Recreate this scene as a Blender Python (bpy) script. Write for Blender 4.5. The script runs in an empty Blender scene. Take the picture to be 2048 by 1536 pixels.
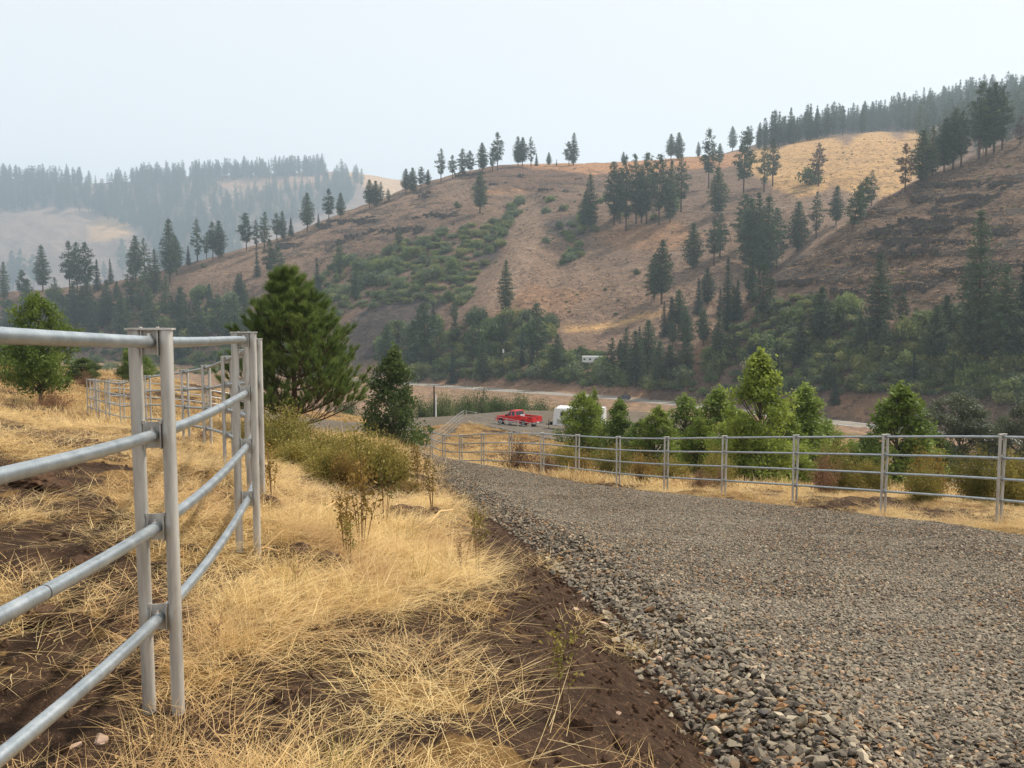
import bpy, math, random
import numpy as np
from mathutils import Vector
from mathutils.bvhtree import BVHTree

scene = bpy.context.scene
C = scene.collection
rng = np.random.default_rng(11)
random.seed(11)

# ------------------------------------------------------------------ camera
EYE = np.array([0.0, 0.0, 1.6])
FPX = 1720.0                       # focal length in pixels of the 2048 px wide photograph
PITCH = math.atan(138.0 / FPX)     # looking slightly down the slope
cam_d = bpy.data.cameras.new('camera')
cam_d.sensor_width = 36.0
cam_d.lens = FPX / 2048.0 * 36.0
cam_d.clip_start = 0.05
cam_d.clip_end = 9000.0
cam = bpy.data.objects.new('camera', cam_d)
C.objects.link(cam)
cam.location = EYE
cam.rotation_euler = (math.pi / 2 - PITCH, 0, 0)
scene.camera = cam

# ------------------------------------------------------------------ sky, sun, exposure
SUN_EL = math.radians(52.0)
SUN_AZ = math.radians(62.0)        # clockwise from +Y: ahead and to the right
world = bpy.data.worlds.new('World')
scene.world = world
world.use_nodes = True
wn = world.node_tree
bg = wn.nodes['Background']
sky = wn.nodes.new('ShaderNodeTexSky')
sky.sky_type = 'NISHITA'
sky.sun_disc = False
sky.sun_elevation = SUN_EL
sky.sun_rotation = SUN_AZ
sky.altitude = 500.0
sky.air_density = 1.0
sky.dust_density = 4.0
sky.ozone_density = 1.0
veil = wn.nodes.new('ShaderNodeMix')           # even smoke veil over the whole sky
veil.data_type = 'RGBA'
veil.inputs['Factor'].default_value = 0.82
wn.links.new(sky.outputs['Color'], veil.inputs['A'])
veil.inputs['B'].default_value = (9.15, 9.38, 9.55, 1.0)
wn.links.new(veil.outputs['Result'], bg.inputs['Color'])
bg.inputs['Strength'].default_value = 0.095
sun_d = bpy.data.lights.new('sun', 'SUN')
sun_d.energy = 4.3
sun_d.angle = math.radians(3.0)
sun_d.color = (1.0, 0.91, 0.77)
sun = bpy.data.objects.new('sun', sun_d)
C.objects.link(sun)
SUN_DIR = Vector((math.sin(SUN_AZ) * math.cos(SUN_EL), math.cos(SUN_AZ) * math.cos(SUN_EL), math.sin(SUN_EL)))
sun.rotation_euler = SUN_DIR.to_track_quat('Z', 'Y').to_euler()
sun.location = (60, 60, 120)
scene.view_settings.view_transform = 'Standard'
scene.view_settings.look = 'None'
scene.view_settings.gamma = 1.0
scene.view_settings.use_curve_mapping = False
scene.view_settings.exposure = 0.32
scene.cycles.max_bounces = 6
scene.cycles.diffuse_bounces = 2
scene.cycles.glossy_bounces = 2
scene.cycles.transmission_bounces = 3
scene.cycles.transparent_max_bounces = 6
scene.cycles.volume_bounces = 0
scene.cycles.use_denoising = True

# ------------------------------------------------------------------ helpers
FWD = np.array([0.0, math.cos(PITCH), -math.sin(PITCH)])
UP = np.array([0.0, math.sin(PITCH), math.cos(PITCH)])


def ray(px, py):
    d = FWD + np.array([(px - 1024.0) / FPX, 0, 0]) - UP * ((py - 768.0) / FPX)
    return d / d[1]


def at(px, py, Y):
    """point at forward distance Y seen at the photograph pixel (px, py)"""
    return EYE + ray(px, py) * Y


def _hash(ix, iy, seed):
    h = (ix.astype(np.int64) * 374761393 + iy.astype(np.int64) * 668265263 + seed * 1442695041) & 0xFFFFFFFF
    h = ((h ^ (h >> 13)) * 1274126177) & 0xFFFFFFFF
    return ((h ^ (h >> 16)) & 0xFFFFFF) / float(0xFFFFFF)


def vnoise(x, y, seed=0):
    x = np.asarray(x, float); y = np.asarray(y, float)
    ix = np.floor(x); iy = np.floor(y)
    fx = x - ix; fy = y - iy
    fx = fx * fx * (3 - 2 * fx); fy = fy * fy * (3 - 2 * fy)
    a = _hash(ix, iy, seed); b = _hash(ix + 1, iy, seed)
    c = _hash(ix, iy + 1, seed); d = _hash(ix + 1, iy + 1, seed)
    return (a + (b - a) * fx) * (1 - fy) + (c + (d - c) * fx) * fy


def fbm(x, y, octaves=4, seed=0):
    s = 0.0; amp = 0.5; tot = 0.0
    for k in range(octaves):
        s = s + amp * vnoise(np.asarray(x) * 2 ** k + 17.3 * k, np.asarray(y) * 2 ** k - 9.1 * k, seed + k)
        tot += amp; amp *= 0.5
    return s / tot


def sstep(a, b, x):
    t = np.clip((x - a) / (b - a), 0, 1)
    return t * t * (3 - 2 * t)


def mesh_np(name, V, faces, mats=(), midx=None, smooth=False, attrs=None):
    """faces: list of (n,3) / (n,4) index arrays"""
    me = bpy.data.meshes.new(name)
    V = np.asarray(V, dtype=np.float32).reshape(-1, 3)
    if not isinstance(faces, (list, tuple)):
        faces = [faces]
    faces = [np.asarray(f, dtype=np.int32) for f in faces if len(f)]
    me.vertices.add(len(V)); me.vertices.foreach_set('co', V.ravel())
    idx = np.concatenate([f.ravel() for f in faces])
    sizes = np.concatenate([np.full(len(f), f.shape[1], np.int32) for f in faces])
    starts = np.concatenate([[0], np.cumsum(sizes)[:-1]]).astype(np.int32)
    me.loops.add(len(idx)); me.loops.foreach_set('vertex_index', idx)
    me.polygons.add(len(sizes)); me.polygons.foreach_set('loop_start', starts)
    if midx is not None:
        me.polygons.foreach_set('material_index', np.asarray(midx, np.int32))
    me.polygons.foreach_set('use_smooth', np.full(len(sizes), smooth))
    for m in mats:
        me.materials.append(m)
    if attrs:
        for k, a in attrs.items():
            a = np.asarray(a, np.float32)
            if a.ndim == 2:
                at_ = me.attributes.new(k, 'FLOAT_COLOR', 'POINT')
                at_.data.foreach_set('color', np.concatenate([a, np.ones((len(a), 1), np.float32)], 1).ravel())
            else:
                at_ = me.attributes.new(k, 'FLOAT', 'POINT')
                at_.data.foreach_set('value', a)
    me.update(calc_edges=True)
    return me


def tag(o, label=None, cat=None, group=None, kind=None):
    if label: o['label'] = label
    if cat: o['category'] = cat
    if group: o['group'] = group
    if kind: o['kind'] = kind
    return o


def link(name, me, parent=None, loc=None):
    o = bpy.data.objects.new(name, me)
    C.objects.link(o)
    if parent is not None:
        o.parent = parent
    if loc is not None:
        o.location = loc
    return o


def empty(name, loc, label, cat, group=None, rz=0.0):
    o = link(name, None, None, loc)
    o.empty_display_size = 0.3
    o.rotation_euler = (0, 0, rz)
    return tag(o, label, cat, group)


class MB:
    """collects primitive shapes with material slots, builds ONE mesh"""
    def __init__(self):
        self.v = []; self.f = []; self.m = []; self.n = 0; self.s = []

    def add(self, V, F, m=0, smooth=False):
        V = np.asarray(V, float).reshape(-1, 3)
        self.v.append(V)
        for f in F:
            self.f.append([i + self.n for i in f]); self.m.append(m); self.s.append(smooth)
        self.n += len(V)
        return self

    def box(self, c, s, m=0, R=None):
        x, y, z = np.array(s) / 2.0
        V = np.array([[-x, -y, -z], [x, -y, -z], [x, y, -z], [-x, y, -z], [-x, -y, z], [x, -y, z], [x, y, z], [-x, y, z]])
        if R is not None: V = V @ np.asarray(R).T
        return self.add(V + np.array(c), [(3, 2, 1, 0), (4, 5, 6, 7), (0, 1, 5, 4), (1, 2, 6, 5), (2, 3, 7, 6), (3, 0, 4, 7)], m)

    def tube(self, P, r, n=10, m=0, caps=True, smooth=True):
        P = np.asarray(P, float); k = len(P)
        r = np.full(k, r) if np.isscalar(r) else np.asarray(r, float)
        T = np.gradient(P, axis=0); T /= np.linalg.norm(T, axis=1)[:, None] + 1e-9
        a = np.array([0, 0, 1.0]) if abs(T[0][2]) < 0.9 else np.array([1.0, 0, 0])
        V = []
        u = np.cross(T[0], a); u /= np.linalg.norm(u)
        ang = np.linspace(0, 2 * math.pi, n, endpoint=False)
        for i in range(k):
            u = u - T[i] * np.dot(u, T[i]); u /= np.linalg.norm(u) + 1e-9
            w = np.cross(T[i], u)
            V.append(P[i] + r[i] * (np.cos(ang)[:, None] * u + np.sin(ang)[:, None] * w))
        V = np.concatenate(V); F = []
        for i in range(k - 1):
            for j in range(n):
                j2 = (j + 1) % n
                F.append((i * n + j, i * n + j2, (i + 1) * n + j2, (i + 1) * n + j))
        self.add(V, F, m, smooth)
        if caps:
            self.add(V[:n], [tuple(range(n))[::-1]], m); self.add(V[-n:], [tuple(range(n))], m)
        return self

    def extrude(self, poly, y0, y1, m=0, axis='y'):
        """closed polygon in (a,b), extruded along the axis"""
        n = len(poly)
        def P(a, b, t):
            return (a, t, b) if axis == 'y' else ((t, a, b) if axis == 'x' else (a, b, t))
        V = [P(a, b, y0) for a, b in poly] + [P(a, b, y1) for a, b in poly]
        F = [tuple(range(n)), tuple(range(2 * n - 1, n - 1, -1))]
        F += [(i, i + n, (i + 1) % n + n, (i + 1) % n) for i in range(n)]
        return self.add(V, F, m)

    def mesh(self, name, mats):
        me = bpy.data.meshes.new(name)
        me.from_pydata([tuple(p) for p in np.concatenate(self.v)], [], self.f)
        for m in (mats if isinstance(mats, (list, tuple)) else [mats]):
            me.materials.append(m)
        me.polygons.foreach_set('material_index', self.m)
        me.polygons.foreach_set('use_smooth', self.s)
        me.update()
        return me

    def build(self, name, mats, parent=None, loc=None):
        return link(name, self.mesh(name, mats), parent, loc)


# ------------------------------------------------------------------ material helper
def lin(r, g, b):
    f = lambda c: (c / 255 / 12.92) if c / 255 <= 0.04045 else ((c / 255 + 0.055) / 1.055) ** 2.4
    return (f(r), f(g), f(b), 1.0)


class Mat:
    def __init__(self, name, rough=0.85, spec=0.25, metallic=0.0):
        self.m = bpy.data.materials.new(name); self.m.use_nodes = True
        self.t = self.m.node_tree; self.N = self.t.nodes; self.L = self.t.links
        self.b = self.N['Principled BSDF']
        self.b.inputs['Roughness'].default_value = rough
        self.b.inputs['Specular IOR Level'].default_value = spec
        self.b.inputs['Metallic'].default_value = metallic
        self._c = None

    def coord(self, kind='Object'):
        if self._c is None:
            self._c = self.N.new('ShaderNodeTexCoord')
        return self._c.outputs[kind]

    def geo_pos(self):
        return self.N.new('ShaderNodeNewGeometry').outputs['Position']

    def noise(self, scale, detail=4, rough=0.55, co=None, sc=None):
        n = self.N.new('ShaderNodeTexNoise')
        n.inputs['Scale'].default_value = scale; n.inputs['Detail'].default_value = detail
        n.inputs['Roughness'].default_value = rough
        co = co if co is not None else self.coord()
        if sc is not None:
            mp = self.N.new('ShaderNodeMapping'); mp.inputs['Scale'].default_value = sc
            self.L.new(co, mp.inputs['Vector']); co = mp.outputs[0]
        self.L.new(co, n.inputs['Vector'])
        return n.outputs['Fac']

    def voronoi(self, scale, feature='F1', out='Distance', co=None):
        n = self.N.new('ShaderNodeTexVoronoi'); n.feature = feature
        n.inputs['Scale'].default_value = scale
        self.L.new(co if co is not None else self.coord(), n.inputs['Vector'])
        return n.outputs[out]

    def ramp(self, fac, stops):
        r = self.N.new('ShaderNodeValToRGB')
        e = r.color_ramp.elements
        while len(e) < len(stops): e.new(0.5)
        for el, (p, c) in zip(e, stops):
            el.position = p; el.color = c if len(c) == 4 else (*c, 1)
        self.L.new(fac, r.inputs['Fac'])
        return r.outputs['Color']

    def mix(self, fac, a, b, mode='MIX'):
        n = self.N.new('ShaderNodeMix'); n.data_type = 'RGBA'; n.blend_type = mode
        for k, v in (('Factor', fac), ('A', a), ('B', b)):
            s = n.inputs[k]
            if isinstance(v, bpy.types.NodeSocket): self.L.new(v, s)
            else: s.default_value = v if k == 'Factor' or len(v) == 4 else (*v, 1)
        return n.outputs['Result']

    def math(self, op, a, b=0.0, clamp=False):
        n = self.N.new('ShaderNodeMath'); n.operation = op; n.use_clamp = clamp
        for i, v in enumerate((a, b)):
            if isinstance(v, bpy.types.NodeSocket): self.L.new(v, n.inputs[i])
            else: n.inputs[i].default_value = v
        return n.outputs[0]

    def attr(self, name, out='Color', typ='GEOMETRY'):
        n = self.N.new('ShaderNodeAttribute'); n.attribute_name = name; n.attribute_type = typ
        return n.outputs[out]

    def rand(self):
        return self.N.new('ShaderNodeObjectInfo').outputs['Random']

    def color(self, s):
        if isinstance(s, bpy.types.NodeSocket): self.L.new(s, self.b.inputs['Base Color'])
        else: self.b.inputs['Base Color'].default_value = s if len(s) == 4 else (*s, 1)
        return self

    def roughness(self, s):
        self.L.new(s, self.b.inputs['Roughness']); return self

    def bump(self, h, strength=0.5, dist=0.05):
        n = self.N.new('ShaderNodeBump'); n.inputs['Strength'].default_value = strength
        n.inputs['Distance'].default_value = dist
        self.L.new(h, n.inputs['Height']); self.L.new(n.outputs[0], self.b.inputs['Normal'])
        return self

    def leafy(self, fac=0.35):
        """thin leaf: part of the light goes through"""
        tr = self.N.new('ShaderNodeBsdfTranslucent'); mx = self.N.new('ShaderNodeMixShader')
        mx.inputs[0].default_value = fac
        src = self.b.inputs['Base Color']
        if src.is_linked: self.L.new(src.links[0].from_socket, tr.inputs['Color'])
        else: tr.inputs['Color'].default_value = src.default_value
        self.L.new(self.b.outputs[0], mx.inputs[1]); self.L.new(tr.outputs[0], mx.inputs[2])
        self.L.new(mx.outputs[0], self.N['Material Output'].inputs['Surface'])
        return self


def simple(name, col, rough=0.6, spec=0.3, metallic=0.0, var=0.15, scale=8.0):
    m = Mat(name, rough, spec, metallic)
    c = np.array(col[:3])
    m.color(m.ramp(m.noise(scale, 3), [(0.3, tuple(c * (1 - var))), (0.7, tuple(np.minimum(c * (1 + var), 1)))]))
    return m.m


def foliage(name, dark, light, scale=1.2, trans=0.3, var=0.3):
    """leaf colour varies clump by clump and from plant to plant"""
    m = Mat(name, 0.6, 0.25)
    f = m.math('ADD', m.noise(scale, 2), m.math('MULTIPLY', m.math('SUBTRACT', m.rand(), 0.5), var))
    c = m.ramp(f, [(0.3, dark), (0.7, light)])
    m.color(c); m.leafy(trans)
    return m.m
# ------------------------------------------------------------------ the lie of the land (height field)
CTRL = [(-1.27, .85, .17), (8.16, 14.2, -1.88), (1.03, 30, -4.03), (-1.2, 34, -4.57), (-3, 38, -5.2), (-6.3, 50, -6.6), (-5.5, 97, -10.7), (4.1, 80, -10.4),
        (0, 105, -11.9), (20, 105, -11.9), (40, 100, -15.0), (0, 120, -11.9), (20, 118, -11.9), (-12, 112, -11.9), (45, 85, -14.0), (70, 105, -18.0),
        (-1.35, 3.25, 0.04), (-1.77, 5.7, -0.02), (-2.36, 7.84, -.12), (-3.2, 10.1, -.31), (-4.0, 12.05, -.48), (-5.35, 15, -.78), (-6.6, 17.3, -1.0),
        (-7.8, 19.5, -1.2), (-9.35, 22, -1.45), (-12.5, 27, -2.0), (-15.6, 32, -2.3),
        (0, 0, 0), (1.1, 4.1, -.5), (4, 4, -.58), (8, 6, -.95), (2, 10, -1.3), (4, 20, -2.7), (-0.6, 7.5, -.62), (-1.0, 14, -1.6), (-2.2, 22, -2.7),
        (20, 20, -3.3), (20, 33, -5.6), (30, 50, -8.4), (12, 50, -7.6), (25, 70, -10.6), (13, 63, -9.6), (23, 44, -7.7), (60, 60, -12.5), (45, 30, -7),
        (-20.8, 38, -2.4), (-32, 60, -2.6), (-28, 76, -4.6), (-20, 58, -4.3), (-45, 100, -9), (-70, 60, 1), (-60, 0, 6), (60, 0, -4), (0, -25, 2.6),
        (-20, 10, 1.2), (-30, -20, 4), (30, -20, -1.5), (-7.75, 30, -2.5), (-16, 62, -6.5), (-18, 72, -7.6), (-14, 85, -9.3), (-6, 41, -5.0),
        (-35, 115, -12.5), (0, 140, -18), (-60, 150, -19), (60, 150, -19), (0, 170, -25), (0, 200, -29.5), (0, 250, -29.6), (-100, 250, -29), (100, 165, -29),
        (0, 332, -28.1), (45, 293, -28.1), (90, 224, -28.1), (112, 199, -28.1), (-36, 354, -28.1), (-102, 408, -28.1),
        (-140, 330, -28), (150, 120, -27), (300, 150, -29), (-200, 150, -14), (-200, 300, -26), (200, 300, -27), (0, 480, -25), (-300, 480, -26), (300, 480, -25), (-400, 0, 5), (400, 0, -20), (0, -300, 10)]
_cp = np.array(CTRL)
_S = 50.0


def _tps_fit(P):
    X = P[:, :2] / _S; n = len(X)
    r2 = ((X[:, None] - X[None]) ** 2).sum(-1)
    K = 0.5 * r2 * np.log(r2 + 1e-12) + np.eye(n) * 2e-5
    A = np.concatenate([np.ones((n, 1)), X], 1)
    M = np.block([[K, A], [A.T, np.zeros((3, 3))]])
    return np.linalg.solve(M, np.concatenate([P[:, 2], np.zeros(3)]))


_w = _tps_fit(_cp)


def G0(x, y):
    x = np.asarray(x, float); y = np.asarray(y, float)
    sh = np.broadcast(x, y).shape
    xf = np.broadcast_to(x, sh).ravel() / _S; yf = np.broadcast_to(y, sh).ravel() / _S
    out = np.empty(xf.size)
    for s in range(0, xf.size, 60000):
        a = xf[s:s + 60000, None]; b = yf[s:s + 60000, None]
        r2 = (a - _cp[None, :, 0] / _S) ** 2 + (b - _cp[None, :, 1] / _S) ** 2
        U = 0.5 * r2 * np.log(r2 + 1e-12)
        out[s:s + 60000] = U @ _w[:-3] + _w[-3] + _w[-2] * a[:, 0] + _w[-1] * b[:, 0]
    return out.reshape(sh)


def ground_hit(px, py, ymax=140.0):
    """first point of the bare slope seen at a pixel"""
    Y = np.linspace(1.5, ymax, 1500)
    d = ray(px, py)
    P = EYE[None] + d[None] * Y[:, None]
    h = P[:, 2] - G0(P[:, 0], P[:, 1])
    k = np.argmax(h < 0)
    if not (h < 0).any(): k = len(Y) - 1
    return P[k]


# road edges (from the photograph's near corner down to the car park)
ROAD_L = [ground_hit(*p)[:2] for p in ((1590, 1640), (1480, 1536), (1330, 1330), (1150, 1150), (1000, 1040), (930, 985), (882, 945))]
ROAD_L = [np.array((1.3, -3.0)), np.array((1.0, 1.2))] + ROAD_L + [np.array(p) for p in ((-7.9, 43), (-10.2, 48), (-14.5, 52.5), (-19.0, 58), (-21.5, 65), (-21.0, 73), (-17, 82), (-12, 92), (-10, 100))]
ROAD_R = [np.array(p) for p in ((9.0, -3.0), (9.0, 2.0), (8.75, 7.0), (8.3, 10.8), (7.3, 13.9), (5.2, 18.5), (3.3, 23), (1.2, 27.6), (-.9, 31.8), (-2.9, 36), (-4.6, 41), (-6.6, 46), (-9.0, 52), (-12.5, 57.0), (-15.4, 62.5), (-15.8, 68), (-14.6, 75), (-11, 84), (-6.9, 95), (-5.5, 101))]


def resample(P, n):
    P = np.asarray(P, float)
    for _ in range(3):     # corner cutting keeps the line smooth
        Q = np.empty((2 * len(P), P.shape[1]))
        Q[0] = P[0]; Q[-1] = P[-1]
        Q[1:-1:2] = 0.75 * P[:-1] + 0.25 * P[1:]
        Q[2:-1:2] = 0.25 * P[:-1] + 0.75 * P[1:]
        P = Q
    s = np.concatenate([[0], np.cumsum(np.linalg.norm(np.diff(P, axis=0), axis=1))])
    t = np.linspace(0, s[-1], n)
    return np.stack([np.interp(t, s, P[:, i]) for i in range(P.shape[1])], 1), s[-1]


_edgeL, _ = resample(ROAD_L, 500)
_edgeR, _ = resample(ROAD_R, 500)
ROAD_POLY = np.concatenate([_edgeL, _edgeR[::-1]])
LOT_POLY = np.array([(-13, 92), (-7.2, 96), (-5.0, 99), (5.4, 82), (14.2, 65.5), (20, 56), (27, 66), (31, 84), (30, 104), (20, 118), (8, 122), (-16, 119), (-19, 104)], float)


def inside(poly, x, y):
    x = np.asarray(x, float); y = np.asarray(y, float)
    r = np.zeros(np.broadcast(x, y).shape, bool)
    n = len(poly)
    for i in range(n):
        x1, y1 = poly[i]; x2, y2 = poly[(i + 1) % n]
        c = ((y1 > y) != (y2 > y))
        with np.errstate(divide='ignore', invalid='ignore'):
            xi = (x2 - x1) * (y - y1) / (y2 - y1 + 1e-12) + x1
        r ^= c & (x < xi)
    return r


def edge_dist(line, x, y):
    """distance to a dense polyline (vertex distance)"""
    x = np.asarray(x, float).ravel(); y = np.asarray(y, float).ravel()
    out = np.full(x.size, 1e9)
    for s in range(0, x.size, 20000):
        d2 = (x[s:s + 20000, None] - line[None, :, 0]) ** 2 + (y[s:s + 20000, None] - line[None, :, 1]) ** 2
        out[s:s + 20000] = np.sqrt(d2.min(1))
    near = np.nonzero(out < 3.0)[0]              # exact distance to the segments where it matters
    A = line[:-1]; D = np.diff(line, axis=0); L2 = (D ** 2).sum(1) + 1e-12
    for s in range(0, len(near), 20000):
        k = near[s:s + 20000]
        ax = x[k, None] - A[None, :, 0]; ay = y[k, None] - A[None, :, 1]
        t = np.clip((ax * D[None, :, 0] + ay * D[None, :, 1]) / L2, 0, 1)
        out[k] = np.sqrt(((ax - t * D[None, :, 0]) ** 2 + (ay - t * D[None, :, 1]) ** 2).min(1))
    return out


def relief(x, y):
    """clods, hummocks and ruts of the slope"""
    r = np.hypot(x, y)
    a = (fbm(x * .55, y * .55, 3, 5) - .5) * 0.30
    b = (fbm(x * 2.3, y * 2.3, 3, 9) - .5) * 0.13
    c = (fbm(x * 9.0, y * 9.0, 2, 13) - .5) * 0.05 * (r < 30)
    f = 1.0 - 0.0 * r
    return (a + b + c) * np.where(r > 130, 4.0, 1.0) * f


SOIL_SPOTS = []
for _p in ((110, 990, 60), (190, 1000, 50), (150, 1130, 90), (60, 1110, 60), (600, 1130, 70), (680, 1155, 60), (540, 1120, 60), (620, 1480, 90), (720, 1440, 60), (300, 1195, 80), (420, 1150, 80), (830, 1052, 62), (880, 1045, 40), (60, 1270, 80), (160, 1240, 70), (350, 1440, 80), (200, 905, 70), (110, 885, 80), (330, 870, 50), (520, 1020, 40), (470, 900, 40), (70, 945, 60), (480, 1310, 60), (400, 1500, 70)):
    _g = ground_hit(_p[0], _p[1]); SOIL_SPOTS.append((_g[0], _g[1], max(.22, _p[2] * 1.15 * _g[1] / FPX)))


def soil_mask(x, y):
    """1 = bare dark soil, 0 = matted straw"""
    n = fbm(x * .45 + 40, y * .45, 4, 21)
    corral = x < np.interp(y, [0, 3, 6, 10, 15, 20, 27, 32, 40], [-1.6, -1.45, -1.9, -3.3, -5.5, -8.2, -12.6, -15.7, -19])
    m = sstep(.555, .64, n + .085 * corral + (fbm(x * 2.2, y * 2.2, 4, 23) - .5) * .55)
    wx = x + (fbm(x * 1.7, y * 1.7, 3, 51) - .5) * 1.1; wy = y + (fbm(x * 1.7 + 9, y * 1.7, 3, 52) - .5) * 1.1
    for cx, cy, cr in SOIL_SPOTS:
        m = np.maximum(m, sstep(1.25, .8, np.hypot(wx - cx, wy - cy) / cr))
    return m


def road_blend(x, y):
    """1 well inside the gravel, 0 outside; soft over the half metre at the edge"""
    ins = inside(ROAD_POLY, x, y).ravel() | inside(LOT_POLY, x, y).ravel()
    xf = np.asarray(x).ravel(); yf = np.asarray(y).ravel()
    out = ins.astype(float)
    near = np.hypot(xf, yf) < 130
    d = np.full(xf.size, 9.0)
    if near.any():
        d[near] = edge_dist(np.concatenate([ROAD_POLY, ROAD_POLY[:1]])[::2], xf[near], yf[near])
    out = np.where(ins, sstep(0, .5, d), 0.0)
    return out.reshape(np.shape(x)), d.reshape(np.shape(x)), ins.reshape(np.shape(x))


def bank(x, y):
    """turned soil slopes down to the left edge of the gravel in the foreground"""
    d = edge_dist(_edgeL[:260], x, y).reshape(np.shape(x))
    w = sstep(30, 17, np.asarray(y, float)) * (~inside(ROAD_POLY, x, y))
    return w, d


def soil_bank(x, y):
    d = edge_dist(_edgeL[:260], x, y).reshape(np.shape(x))
    w = sstep(30, 17, np.asarray(y, float))
    return np.maximum(w * sstep(1.2, .75, d * (1 + .9 * sstep(7, 15, np.asarray(y, float))) + (fbm(x * 1.3, y * 1.3, 3, 31) - .5) * 1.1), sstep(.25, .1, d) * (y < 45))


def G(x, y):
    x = np.asarray(x, float); y = np.asarray(y, float)
    bl, d, ins = road_blend(x, y)
    g = G0(x, y)
    w, de = bank(x, y)
    swell = 0.16 * w * np.exp(-((de - 1.1) / .8) ** 2) - 0.10 * w * np.exp(-(de / .5) ** 2)
    return g + np.where(ins, -0.12 * bl, relief(x, y) * sstep(0, .6, np.where(d > 8, 9, d)) + swell)


def Gs(x, y):
    return float(G(np.array([x]), np.array([y]))[0])


# ---- ground sheet: rings round the camera, dense where it is close
_r = np.concatenate([[0.01], np.geomspace(0.7, 620, 520)])
_a0 = np.radians(np.concatenate([np.linspace(-180, -50, 60, endpoint=False), np.linspace(-50, 50, 620), np.linspace(50, 180, 61)[1:-1]]))
gx = (_r[:, None] * np.sin(_a0)[None]); gy = (_r[:, None] * np.cos(_a0)[None])
nr, na = gx.shape
gz = G(gx, gy)
_i = np.arange(nr - 1)[:, None] * na; _j = np.arange(na)[None]
_j2 = (_j + 1) % na
gq = np.stack([_i + _j, _i + _j2, _i + na + _j2, _i + na + _j], -1).reshape(-1, 4)
gsoil = np.maximum.reduce([soil_mask(gx, gy) * (np.hypot(gx, gy) < 90), np.where(inside(ROAD_POLY, gx, gy), 1.0, 0.0), soil_bank(gx, gy)])

m = Mat('ground_soil_and_straw', 0.95, 0.1)
straw = m.ramp(m.noise(1.1, 5, .65), [(.3, lin(112, 86, 54)), (.5, lin(152, 120, 74)), (.7, lin(192, 158, 102))])
straw = m.mix(m.math('MULTIPLY', m.noise(60, 5, .75, sc=(1, .25, 1)), .9), straw, lin(74, 54, 36), 'MIX')  # straw tones and streaks darkened: shade within the litter painted into the colour
soil = m.ramp(m.noise(7, 5, .7), [(.3, lin(48, 36, 28)), (.55, lin(73, 56, 44)), (.75, lin(102, 80, 62))])
soil = m.mix(m.ramp(m.noise(38, 3, .6), [(.62, (0, 0, 0)), (.70, (1, 1, 1))]), soil, lin(138, 110, 84))
fac = m.math('ADD', m.attr('soil', 'Fac'), m.math('MULTIPLY', m.math('SUBTRACT', m.noise(6, 5, .7), .5), .9), True)
straw = m.mix(m.attr('brown', 'Fac'), straw, m.ramp(m.noise(.25, 6, .7), [(.35, lin(96, 80, 66)), (.65, lin(148, 120, 95))]))
m.color(m.mix(m.ramp(fac, [(.35, (0, 0, 0)), (.6, (1, 1, 1))]), straw, soil))
m.bump(m.math('ADD', m.noise(14, 6, .7), m.noise(60, 3, .7)), 0.8, 0.05)
M_GROUND = m.m
ground = link('ground', mesh_np('ground', np.stack([gx, gy, gz], -1), gq, [M_GROUND], smooth=True, attrs={'soil': gsoil.ravel(), 'brown': sstep(118, 135, np.hypot(gx, gy)).ravel()}))
tag(ground, 'dry straw slope with patches of dark turned soil', kind='structure')

# ---- gravel road and car park
m = Mat('crushed_rock', 0.9, 0.2)
v = m.N.new('ShaderNodeTexVoronoi'); v.inputs['Scale'].default_value = 36
m.L.new(m.coord(), v.inputs['Vector'])
sep = m.N.new('ShaderNodeSeparateColor'); m.L.new(v.outputs['Color'], sep.inputs[0])
col = m.ramp(sep.outputs[0], [(0, lin(60, 54, 48)), (.35, lin(88, 80, 70)), (.65, lin(114, 104, 90)), (.88, lin(132, 118, 96)), (.97, lin(124, 92, 62)), (1, lin(160, 150, 132))])
gap = m.ramp(v.outputs['Distance'], [(.0, (1, 1, 1)), (.55, (.8, .8, .8)), (.8, (.3, .3, .3))])
col = m.mix(1.0, col, gap, 'MULTIPLY')
col = m.mix(m.ramp(m.noise(.35, 4), [(.4, (0, 0, 0)), (.65, (.45, .45, .45))]), col, lin(112, 101, 87))
m.color(col)
m.bump(m.math('ADD', m.math('MULTIPLY', v.outputs['Distance'], -1.0), m.noise(30, 3)), 0.7, 0.012)
M_GRAVEL = m.m
nS, nT = 700, 26
eL, _ = resample(ROAD_L, nS); eR, _ = resample(ROAD_R, nS)
t = np.linspace(-0.03, 1.03, nT)
rx = eL[:, None, 0] * (1 - t) + eR[:, None, 0] * t; ry = eL[:, None, 1] * (1 - t) + eR[:, None, 1] * t


def road_height(x, y):
    return G0(x, y) + 0.05 + 0.05 * (fbm(np.asarray(x) * 1.6, np.asarray(y) * 1.6, 3, 41) - .5)


tt = np.broadcast_to(t[None], rx.shape)
rz = road_height(rx, ry) + 0.05 * np.sin(np.pi * np.clip(tt, 0, 1)) - 0.22 * (sstep(.03, -.03, tt) + sstep(.97, 1.03, tt))
_i = np.arange(nS - 1)[:, None] * nT; _j = np.arange(nT - 1)[None]
q = np.stack([_i + _j, _i + _j + 1, _i + nT + _j + 1, _i + nT + _j], -1).reshape(-1, 4)
road = link('gravel_road', mesh_np('gravel_road', np.stack([rx, ry, rz], -1), q, [M_GRAVEL], smooth=True))
tag(road, 'crushed grey rock road curving down the slope', kind='structure')

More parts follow.
